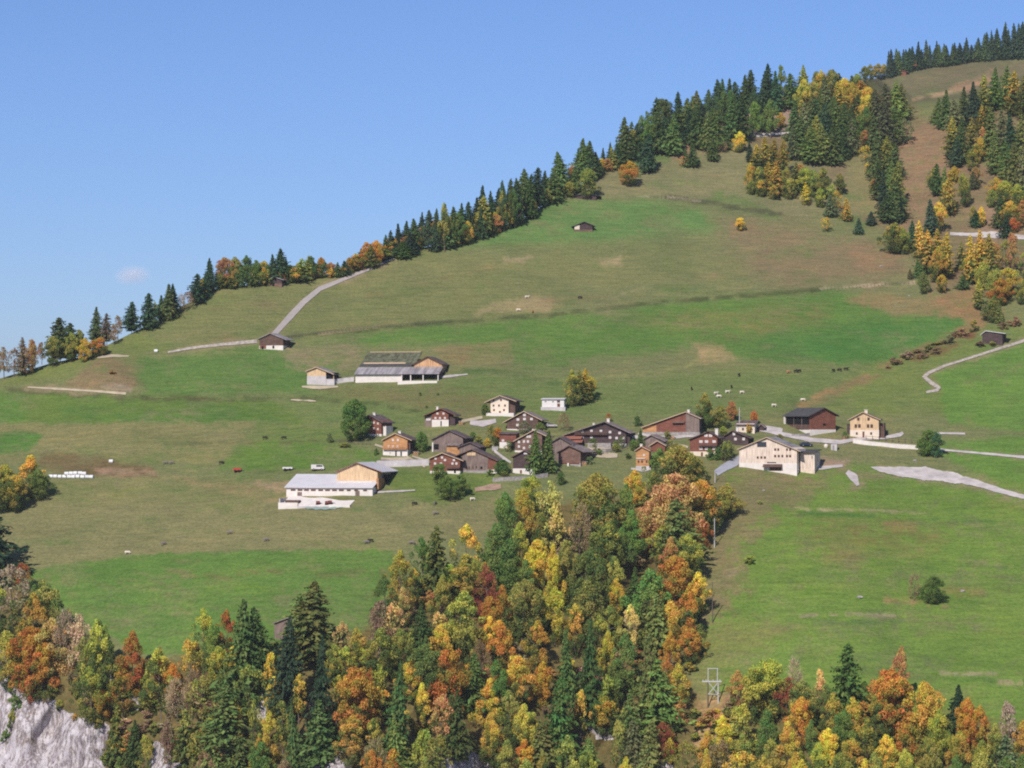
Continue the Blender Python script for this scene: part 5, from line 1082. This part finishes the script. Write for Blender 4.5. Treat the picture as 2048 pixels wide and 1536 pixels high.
# vehicles and implements
def vehicle(name, lab, cat, u, v, paint, L_=4.2, rz=0.2, van=False):
    p = P(u, v); r = empty(name, tuple(p + Vector((0, 0, .1))), rz); tag(r, lab, cat); a = L_/2
    prof = [(-a, .35), (a, .35), (a, .8), (a*.62, .95), (a*.3, 1.42), (-a*.55, 1.45), (-a*.92, .98), (-a, .9)] if not van else [(-a, .4), (a, .4), (a, 1.1), (a*.75, 1.9), (-a, 1.95)]
    MB().prism(prof, -.85, .85).build("body", M[paint], r)
    wn = [(a*.52, .98), (a*.27, 1.36), (-a*.5, 1.38), (-a*.78, 1.0)] if not van else [(a*.8, 1.2), (a*.68, 1.75), (-a*.2, 1.78), (-a*.2, 1.2)]
    MB().prism(wn, -.87, .87).build("window", M['glass'], r)
    for sx in (-.6, .6):
        for sy in (-.8, .8):
            w_ = MB().tube([(a*sx, sy-.1, .33), (a*sx, sy+.1, .33)], .33, 12).build("wheel", M['tyre'], r); MB().tube([(a*sx, sy-.12, .33), (a*sx, sy+.12, .33)], .16, 8).build("rim", M['metal_pole'], w_)
vehicle("car", "dark blue car parked at the back corner of the pink-tan barn", "car", 1612, 893, 'car', 4.4)
vehicle("van", "white van parked on the meadow above the big new barn", "van", 635, 941, 'white', 4.4, .1, True)
vehicle("car", "pale car parked in the scrub beside the brownish bare tree", "car", 1102, 855, 'concrete', 4.2, .1)
def wagon(lab, u, v, L_, mat, hh=.9):
    p = P(u, v); r = empty("trailer", tuple(p), .05); tag(r, lab, "trailer", "farm trailers"); a = L_/2
    MB().box(-a, a, -.9, .9, .6, .6+hh).build("body", M[mat], r); MB().tube([(a, 0, .65), (a+1.1, 0, .5)], .07, 5).build("drawbar", M['tyre'], r)
    for sx in (-.5, .5): MB().tube([(a*sx, -.95, .4), (a*sx, .95, .4)], .4, 12).build("wheel", M['tyre'], r)
wagon("flat white farm trailer on the meadow beside the white van", 575, 941, 3.4, 'white', .6)
wagon("red farm implement parked on the pale meadow", 474, 944, 2.6, 'red', .8)
for (u, v) in ((636, 1010.5), (654, 1010.5), (660, 1009.5)): wagon("small dull red machine parked in the concrete yard of the big new barn", u, v, 1.3, 'rust', .8)
p = P(650, 1017); r = empty("tarp", tuple(p)); tag(r, "grey-green tarpaulin spread on the grass below the walled concrete yard", "tarpaulin")
vs = []; n1 = 14
for i in range(n1+1):
    for j in range(4):
        q = P(610 + 76*i/n1, 1015.5 + 5*j/3*math.sin(math.pi*min(1, .15+i/n1*.8))) - p; vs.append((q.x, q.y, q.z + .25 + .12*math.sin(i*1.9+j)))
fs = [(i*4+j, i*4+j+1, i*4+j+5, i*4+j+4) for i in range(n1) for j in range(3)]
tm = MB().add(vs, fs).build("sheet", M['tarp'], r, True)
# cattle
def cow_mesh(mat, graze):
    mb = MB()
    def ring(secs, n=10):
        vs = []; fs = []
        for (x, y, z, w_, h_) in secs:
            for k in range(n):
                t = 2*math.pi*k/n; vs.append((x, y+math.cos(t)*w_, z+math.sin(t)*h_))
        m = len(secs)
        for i in range(m-1):
            for k in range(n): fs.append((i*n+k, i*n+(k+1) % n, (i+1)*n+(k+1) % n, (i+1)*n+k))
        fs += [tuple(range(n-1, -1, -1)), tuple(range((m-1)*n, m*n))]; mb.add(vs, fs)
    neck = [(1.0, 0, .95, .17, .24), (1.22, 0, .72, .13, .17), (1.36, 0, .42, .12, .13), (1.44, 0, .2, .09, .1), (1.47, 0, .08, .06, .07)] if graze else [(1.0, 0, 1.2, .17, .26), (1.2, 0, 1.36, .13, .18), (1.36, 0, 1.44, .13, .14), (1.6, 0, 1.36, .09, .1), (1.74, 0, 1.3, .07, .08)]
    ring([(-1.02, 0, 1.12, .1, .14), (-.92, 0, 1.08, .26, .3), (-.5, 0, 1.02, .33, .36), (0, 0, .98, .37, .4), (.5, 0, 1.0, .33, .4), (.85, 0, 1.05, .25, .36)] + neck)
    for sx, kx in ((-.75, -.08), (.68, .03)):
        for sy in (-.19, .19): mb.tube([(sx, sy, .95), (sx+kx, sy, .5), (sx+kx*.4, sy, .26), (sx+kx*.6, sy, -.05)], [.17, .09, .06, .065], 7)
    mb.tube([(-1.02, 0, 1.2), (-1.12, 0, .9), (-1.1, 0, .5)], [.04, .025, .05], 5)
    hx, hz = (1.3, .5) if graze else (1.32, 1.5)
    for sy in (-1, 1): mb.tube([(hx, sy*.1, hz), (hx-.04, sy*.26, hz+.02)], [.05, .03], 5)
    me = bpy.data.meshes.new("cow"); me.from_pydata(mb.v, [], mb.f); me.update(); bm = bmesh.new(); bm.from_mesh(me); bmesh.ops.recalc_face_normals(bm, faces=bm.faces); bm.to_mesh(me); bm.free()
    me.polygons.foreach_set("use_smooth", [True]*len(me.polygons)); me.materials.append(M[mat]); return me
COWM = {(c, g): cow_mesh('cow_'+c, g) for c in ('dark', 'grey', 'white', 'tan') for g in (0, 1)}
def cow(u, v, c, g, rz, lab, s=.86):
    o = bpy.data.objects.new("cow", COWM[(c, g)]); COL.objects.link(o); p = P(u, v); o.location = p; o.rotation_euler = (0, 0, rz); o.scale = (s,)*3
    tag(o, lab, "cow", "cattle grazing on the slopes")
pi = math.pi
for a in ((1592,746,'dark',1,.1,"black cow grazing beside a second black cow, left of a trio on the pasture"), (1598,745,'dark',0,pi+.3,"black cow standing with head up beside a grazing black cow"), (1577,747,'tan',1,.5,"tan cow just beside the pair of black cows"),
          (1667,744,'dark',1,.9,"first of three dark cows in a line on the upper pasture, beside the dry gully"), (1679,743,'dark',1,2.6,"middle one of three dark cows in a line near the dry gully"), (1692,741,'dark',0,.2,"last of three dark cows in a line, nearest the dry gully"),
          (1478,753,'dark',0,1.2,"dark cow alone on the pasture above the cream cattle"), (1463,776,'dark',1,1.4,"dark cow just above the cream cow group"), (1383,780,'dark',0,1.5,"small dark cow alone above the green and brown tree pair"),
          (1484,788,'white',1,.3,"large cream cow above the tall trees behind the chalets"), (1455,787,'white',0,.4,"cream cow between a dark cow and the reddish tree"), (1438,796,'white',1,pi,"cream cow lowest of the group above the village trees"), (1432,790,'white',0,.6,"cream cow at the far end of the small cream group"),
          (1548,814,'white',1,.2,"cream cow alone on the slope above the tiny dark shed"), (1606,803,'white',1,pi,"cream cow at the brown gully edge above the red plank barn"),
          (1037,623,'white',1,pi-.2,"cream cow on the dry patch high on the slope"), (1065,626,'tan',1,1.2,"tan cow beside the cream cow on the high dry patch"), (1054,597,'white',0,.4,"cream cow above the dry patch on the high slope"), (1160,598,'dark',1,.4,"dark cow alone in the middle of the high slope"),
          (330,929,'grey',1,.2,"grey cow paired with another on the meadow above the row of bales"), (343,929,'grey',0,pi+.2,"second grey cow of the pair above the row of bales"), (443,929,'dark',1,.4,"dark cow alone above the red farm implement"), (530,879,'dark',1,0,"dark cow on the field edge above the big new barn"), (568,879,'dark',1,pi,"dark cow beside another on the same field edge"),
          (327,1091,'grey',1,.5,"grey cow by the upper edge of the green meadow"), (459,1069,'grey',0,.2,"pale grey cow standing with head up on the dry lower meadow"), (532,1083,'grey',1,.3,"grey cow alone just above the green meadow's edge"), (733,1088,'grey',1,.2,"grey cow with dark companion near the wood's edge"), (741,1085,'dark',1,pi,"dark cow touching a grey cow near the wood's edge"), (824,1089,'grey',1,2.8,"grey cow right beside the first tree tops of the wood"),
          (255,1109,'white',1,0,"white cow on the edge between dry and green meadow"), (829,1011,'dark',1,.3,"dark cow below the low bushes by the new barn's path"), (870,1010,'grey',1,1,"grey cow below the bushes, upper of two"), (871,1030,'grey',1,.2,"grey cow below the bushes, lower of two"), (945,1002,'white',1,.4,"white cow below the tilled patch by the wood"), (905,1004,'dark',1,pi,"dark cow between the bushes and the white cow")):
    cow(*a)
# boulders
def boulder(u, v, s, lab, seed):
    rs = np.random.RandomState(seed); bm = bmesh.new(); bmesh.ops.create_icosphere(bm, subdivisions=2, radius=s)
    for vv in bm.verts: vv.co *= rs.uniform(.75, 1.2); vv.co.z *= .6
    me = bpy.data.meshes.new("boulder"); bm.to_mesh(me); bm.free(); o = link("boulder", me, M['stone']); o.location = P(u, v); tag(o, lab, "boulder", "boulders in the meadows")
for k, a in enumerate(((1720, 1195, 1.0, "pale boulder left of the dark round bush pair"), (1925, 1182, .8, "single pale boulder to the right of the dark round bush"), (1527, 981, .6, "little pale stone on the meadow below the pink-tan barn"), (1850, 893, .8, "boulder beside the dark conifers on the white wall"), (1830, 922, .9, "boulder below the dark conifers"), (1818, 592, .6, "small pale stone on the tan oval pasture"), (1762, 533, .9, "pale stone on the reddish bare patch"), (1002, 814, .6, "stone below the cream house"))):
    boulder(*a, seed=k+1)

# firewood stacks and little garden fences between the houses
def woodpile(u, v, wpx, lab):
    p = P(u, v); k = p.y/FPX; r = empty("woodpile", tuple(p), R.uniform(-.2, .2)); tag(r, lab, "woodpile", "firewood stacked by the houses"); w_ = wpx*k; mb = MB(); rr = .14
    for j in range(5):
        for i in range(int(w_/.3)):
            x = -w_/2 + .15 + i*.3 + (.15 if j % 2 else 0); mb.tube([(x, 0, rr+j*.26), (x, .9, rr+j*.26)], rr*R.uniform(.8, 1), 6)
    mb.build("logs", M['timber_tan'], r); MB().box(-w_/2-.1, w_/2+.15, -.1, 1.0, 1.38, 1.46).build("cover", M['roof_metal_grey'], r)
for a in ((832, 911, 12, "firewood stack by the small tree beside the orange-brown house"), (1018, 899, 10, "firewood stack beside the brown shed on its white basement"), (1262, 872, 12, "firewood stack right of the great dark chalet"), (1344, 879, 11, "firewood stack below the lopsided barn"), (1441, 909, 10, "firewood stack beside the red-brown chalet"), (1690, 879, 9, "firewood stack left of the tall tan house"), (922, 850, 10, "firewood stack by the small reddish chalet"), (1168, 931, 12, "firewood stack beside the square log barn")):
    woodpile(*a)
def garden_fence(pts_, lab):
    p0 = P(*pts_[0]); r = empty("fence", tuple(p0)); tag(r, lab, "fence", "garden and pasture fences"); q = []
    for a, b in zip(pts_[:-1], pts_[1:]):
        n = max(2, int(math.hypot(b[0]-a[0], b[1]-a[1])/7))
        for i in range(n): q.append(P(a[0]+(b[0]-a[0])*i/n, a[1]+(b[1]-a[1])*i/n) - p0)
    q.append(P(*pts_[-1]) - p0)
    for p in q[:95]: MB().box(p.x-.07, p.x+.07, p.y-.07, p.y+.07, p.z-.3, p.z+1.15).build("post", M['wood_pole'], r)
    for hh in (.6, 1.0): MB().tube([(p.x, p.y+.08, p.z+hh) for p in q], .04, 4).build("rail", M['wood_pole'], r)
for pts_, lab in (([(664, 884), (700, 889), (740, 890)], "low garden fence below the big round tree"), ([(1176, 905), (1206, 909), (1240, 905), (1262, 895)], "garden fence round the yard below the great dark chalet"), ([(1340, 896), (1362, 899), (1378, 905)], "short fence left of the red-brown chalet"), ([(985, 908), (1004, 922)], "short garden fence beside the dense dark bush"), ([(575, 676), (640, 668), (720, 659), (800, 653), (900, 645)], "pasture fence running along the bank from the lane barn"), ([(1640, 582), (1720, 575), (1800, 569), (1826, 567)], "pasture fence along the pale upper path"), ([(1300, 396), (1360, 399), (1420, 405)], "fence above the dark bank on the upper pasture")):
    garden_fence(pts_, lab)
# ------------------------------------------------------------------ names for the trees: what each looks like and what it stands by
PLACES = [  # landmark, pixel (searched in order of nearness)
 ("in the far skyline spruce row", 1930, 80, 150, 45), ("by the red-roofed far cabin", 1790, 135, 60, 40), ("on the near ridge above the bare gully", 1600, 190, 130, 45), ("on the ridge crest above the grey track", 1400, 225, 110, 50),
 ("below the grey track on the upper slope", 1540, 320, 60, 55), ("in the grove on the upper pasture's edge", 1640, 380, 60, 50), ("in the spruce block below the ridge", 1650, 250, 60, 60), ("in the conifer strip beside the reddish clearing", 1775, 300, 40, 110),
 ("high above the reddish clearing", 1940, 200, 70, 60), ("beside the upper-right corner conifers", 2030, 230, 50, 80), ("on the scree above the golden grove", 1950, 350, 90, 70), ("in the golden grove below the clearing", 1870, 500, 45, 60), ("in the golden grove by the stony yard", 1980, 500, 60, 70), ("above the black metal-roofed field barn", 1985, 620, 60, 40),
 ("on the open upper pasture", 1560, 440, 200, 30), ("beside the shed under the olive tree", 1180, 360, 60, 60), ("on the crest above the olive-tree shed", 1240, 290, 60, 60), ("on the crest beyond the lonely hut", 1060, 380, 60, 60), ("on the crest above the concrete lane", 900, 440, 90, 60), ("at the top end of the concrete lane", 760, 490, 70, 40), ("on the skyline between hut and lane", 640, 540, 60, 30), ("behind the small skyline hut", 530, 535, 50, 40), ("on the left crest past the hut", 430, 550, 50, 50), ("on the descending left crest", 310, 610, 70, 50), ("at the mound on the left crest", 180, 660, 60, 60), ("at the low left end of the skyline", 40, 710, 60, 40),
 ("by the white bales", 50, 960, 120, 70), ("on the rim of the white cliff", 110, 1360, 120, 70), ("above the white cliff", 60, 1210, 130, 80), ("below the green meadow's left corner", 300, 1380, 80, 90), ("below the plank hut", 600, 1330, 90, 90), ("at the meadow's lower edge", 450, 1320, 80, 100), ("along the foot of the left wood", 400, 1480, 160, 60), ("along the foot of the middle wood", 700, 1490, 140, 60), ("at the wood's left tip by the grey cows", 840, 1130, 80, 80), ("in the heart of the left-hand wood", 800, 1300, 100, 90), ("in the middle wood's lower part", 900, 1430, 100, 70), ("in the middle of the wood", 960, 1260, 90, 90),
 ("where the wood meets the dry meadow", 1030, 1050, 60, 80), ("just below the log barn", 1170, 1020, 90, 80), ("beside the black gap in the wood", 1270, 1090, 60, 70), ("below the red-brown chalet", 1350, 960, 70, 70), ("by the upper thin pole", 1400, 1070, 50, 70), ("by the dark-footed pole", 1370, 1190, 50, 60), ("deep in the upper wood", 1120, 1150, 90, 90), ("below the black gap", 1260, 1230, 70, 70), ("in the dense central wood", 1080, 1330, 90, 90), ("beside the tall grey conifer", 1270, 1370, 80, 80), ("near the scree chute", 1180, 1450, 80, 60), ("left of the pylon", 1360, 1370, 50, 60), ("below the pylon", 1400, 1490, 80, 50), ("along the foot of the central wood", 1050, 1500, 140, 50),
 ("right beside the pylon", 1500, 1390, 70, 60), ("by the dark red tree near the pylon", 1590, 1400, 60, 70), ("by the dark spire on the lower meadow", 1690, 1400, 60, 80), ("by the tall rust-topped tree", 1810, 1400, 70, 90), ("in the bottom-right corner", 1990, 1460, 110, 80), ("along the foot of the right wood", 1650, 1500, 150, 50),
 ("beside the brown house behind the wall", 700, 850, 60, 50), ("beside the big new barn", 890, 960, 50, 50), ("beside the cream three-storey house", 980, 830, 40, 50), ("beside the slender-conifer chalet", 1070, 900, 50, 50), ("beside the white cabin", 1150, 770, 50, 40), ("behind the lopsided barn", 1420, 820, 60, 40), ("beside the great dark chalet", 1240, 870, 50, 50), ("by the pink-tan barn", 1460, 900, 60, 40), ("on the white wall by the lane", 1860, 880, 60, 50), ("on the open lower meadow", 1840, 1170, 200, 80), ("in the dry gully", 1900, 680, 140, 50), ("on the pasture above the hamlet", 860, 790, 60, 30)]
ORD = ["first", "second", "third", "fourth", "fifth", "sixth", "seventh", "eighth", "ninth", "tenth", "eleventh", "twelfth", "thirteenth", "fourteenth", "fifteenth", "sixteenth"]
med = {}
for t in TREES: med.setdefault(t[6], []).append(t[4])
sig = {}
for t in TREES:
    root, u, vc, vb, h, w_, word, cw = t
    pl = min(PLACES, key=lambda q: ((u-q[1])/q[3])**2 + ((vc-q[2])/q[4])**2)[0]
    asp = "slim" if w_ < .36*h else "broad" if w_ > .78*h else "tall" if h > 135 else ""
    sig.setdefault((asp, cw, word, pl), []).append(t)
for (asp, cw, word, pl), ts in sig.items():
    ts.sort(key=lambda t: t[1])
    for i, t in enumerate(ts):
        base = " ".join(x for x in (asp, cw, word) if x)
        lab = f"{base} {pl}" if len(ts) == 1 else f"{ORD[min(i, 15)]} {base} {pl} from the left"
        t[0]["label"] = lab; t[0]["category"] = "shrub" if word == "shrub" else "tree"
        t[0]["group"] = {"shrub": "scattered shrubs"}.get(word, word + "s on the valley side")
# ------------------------------------------------------------------ cloud, sky, sun, camera
bm = bmesh.new(); bmesh.ops.create_icosphere(bm, subdivisions=3, radius=1.0); me = bpy.data.meshes.new("cloud"); bm.to_mesh(me); bm.free()
cm = bpy.data.materials.new("cloud_vapour"); cm.use_nodes = True; nt = cm.node_tree; nt.nodes.remove(nt.nodes["Principled BSDF"])
pv = N(nt, "ShaderNodeVolumePrincipled"); tc = N(nt, "ShaderNodeTexCoord"); ns = noise(nt, tc.outputs["Object"], 1.2, 2, .5)
ln_ = N(nt, "ShaderNodeVectorMath", operation='LENGTH'); nt.links.new(tc.outputs["Object"], ln_.inputs[0])
def mth(op, a, b_, cl=False):
    n = N(nt, "ShaderNodeMath", operation=op); n.use_clamp = cl
    for s_, i in ((a, 0), (b_, 1)):
        if hasattr(s_, 'is_output'): nt.links.new(s_, n.inputs[i])
        else: n.inputs[i].default_value = s_
    return n.outputs[0]
dn = mth('MULTIPLY', mth('SUBTRACT', mth('ADD', mth('SUBTRACT', 1.0, ln_.outputs["Value"]), mth('MULTIPLY', ns.outputs["Fac"], .7)), .44, True), .016)
nt.links.new(dn, pv.inputs["Density"]); pv.inputs["Color"].default_value = (.98, .9, .93, 1); pv.inputs["Anisotropy"].default_value = -.45
nt.links.new(pv.outputs[0], nt.nodes["Material Output"].inputs["Volume"])
cl = link("cloud", me, cm); cl.location = unproj(265, 550, 7000.0); cl.scale = (56, 54, 30); tag(cl, "small faint pinkish cloud low in the blue sky beyond the left crest", "cloud")
# clear mountain air over the valley
lo, hi = allp.reshape(-1, 3).min(0), allp.reshape(-1, 3).max(0)
lo = np.minimum(lo, [-60, -80, -40]); hz = MB().box(lo[0]-20, hi[0]+20, lo[1]-20, hi[1]+20, lo[2]-1, hi[2]+40).build("haze", None, kind="stuff")
hm = bpy.data.materials.new("valley_air"); hm.use_nodes = True; nt = hm.node_tree; nt.nodes.remove(nt.nodes["Principled BSDF"])
pv = N(nt, "ShaderNodeVolumePrincipled"); pv.inputs["Density"].default_value = HAZE; pv.inputs["Color"].default_value = (.80, .88, 1.0, 1); pv.inputs["Anisotropy"].default_value = 0.0
nt.links.new(pv.outputs[0], nt.nodes["Material Output"].inputs["Volume"]); hz.data.materials.append(hm)
SUN_EL, SUN_AZ = math.radians(39), math.radians(204)     # azimuth clockwise from the viewing direction
sun = bpy.data.lights.new("sun", 'SUN'); sun.energy = SUNE; sun.angle = math.radians(.53); sun.color = (1.0, .94, .86)
so = bpy.data.objects.new("sun", sun); COL.objects.link(so)
d = Vector((math.sin(SUN_AZ)*math.cos(SUN_EL), math.cos(SUN_AZ)*math.cos(SUN_EL), math.sin(SUN_EL)))
so.rotation_euler = d.to_track_quat('Z', 'Y').to_euler(); so.location = (-300, -300, 500)
wd = bpy.data.worlds.new("World"); scene.world = wd; wd.use_nodes = True; nt = wd.node_tree
sky = N(nt, "ShaderNodeTexSky"); sky.sky_type = 'NISHITA'; sky.sun_disc = False; sky.sun_elevation = SUN_EL; sky.sun_rotation = SUN_AZ
sky.altitude = 1400; sky.air_density = AIR; sky.dust_density = DUST; sky.ozone_density = OZ
nt.links.new(mul(nt, sky.outputs[0], (1.0, .92, 1.0)), nt.nodes["Background"].inputs["Color"]); nt.nodes["Background"].inputs["Strength"].default_value = SKYS
cam = bpy.data.cameras.new("camera"); co = bpy.data.objects.new("camera", cam); COL.objects.link(co); scene.camera = co
co.location = (0, 0, 0); co.rotation_euler = (math.pi/2, 0, 0)
cam.sensor_fit = 'HORIZONTAL'; cam.sensor_width = 36; cam.lens = 36*FPX/2048; cam.shift_y = (VH-768)/2048; cam.clip_start = 1; cam.clip_end = 60000
vs_ = scene.view_settings; vs_.view_transform = 'Standard'; vs_.look = 'None'; vs_.exposure = EXPO; vs_.gamma = 1
scene.render.engine = 'CYCLES'
try:
    scene.cycles.use_denoising = False; scene.cycles.pixel_filter_type = 'BLACKMAN_HARRIS'; scene.cycles.filter_width = 2.0; scene.cycles.max_bounces = 6; scene.cycles.volume_bounces = 2; scene.cycles.transparent_max_bounces = 4
except Exception: pass
print("TREES", len(TREES), {k: len(v) for k, v in med.items()})
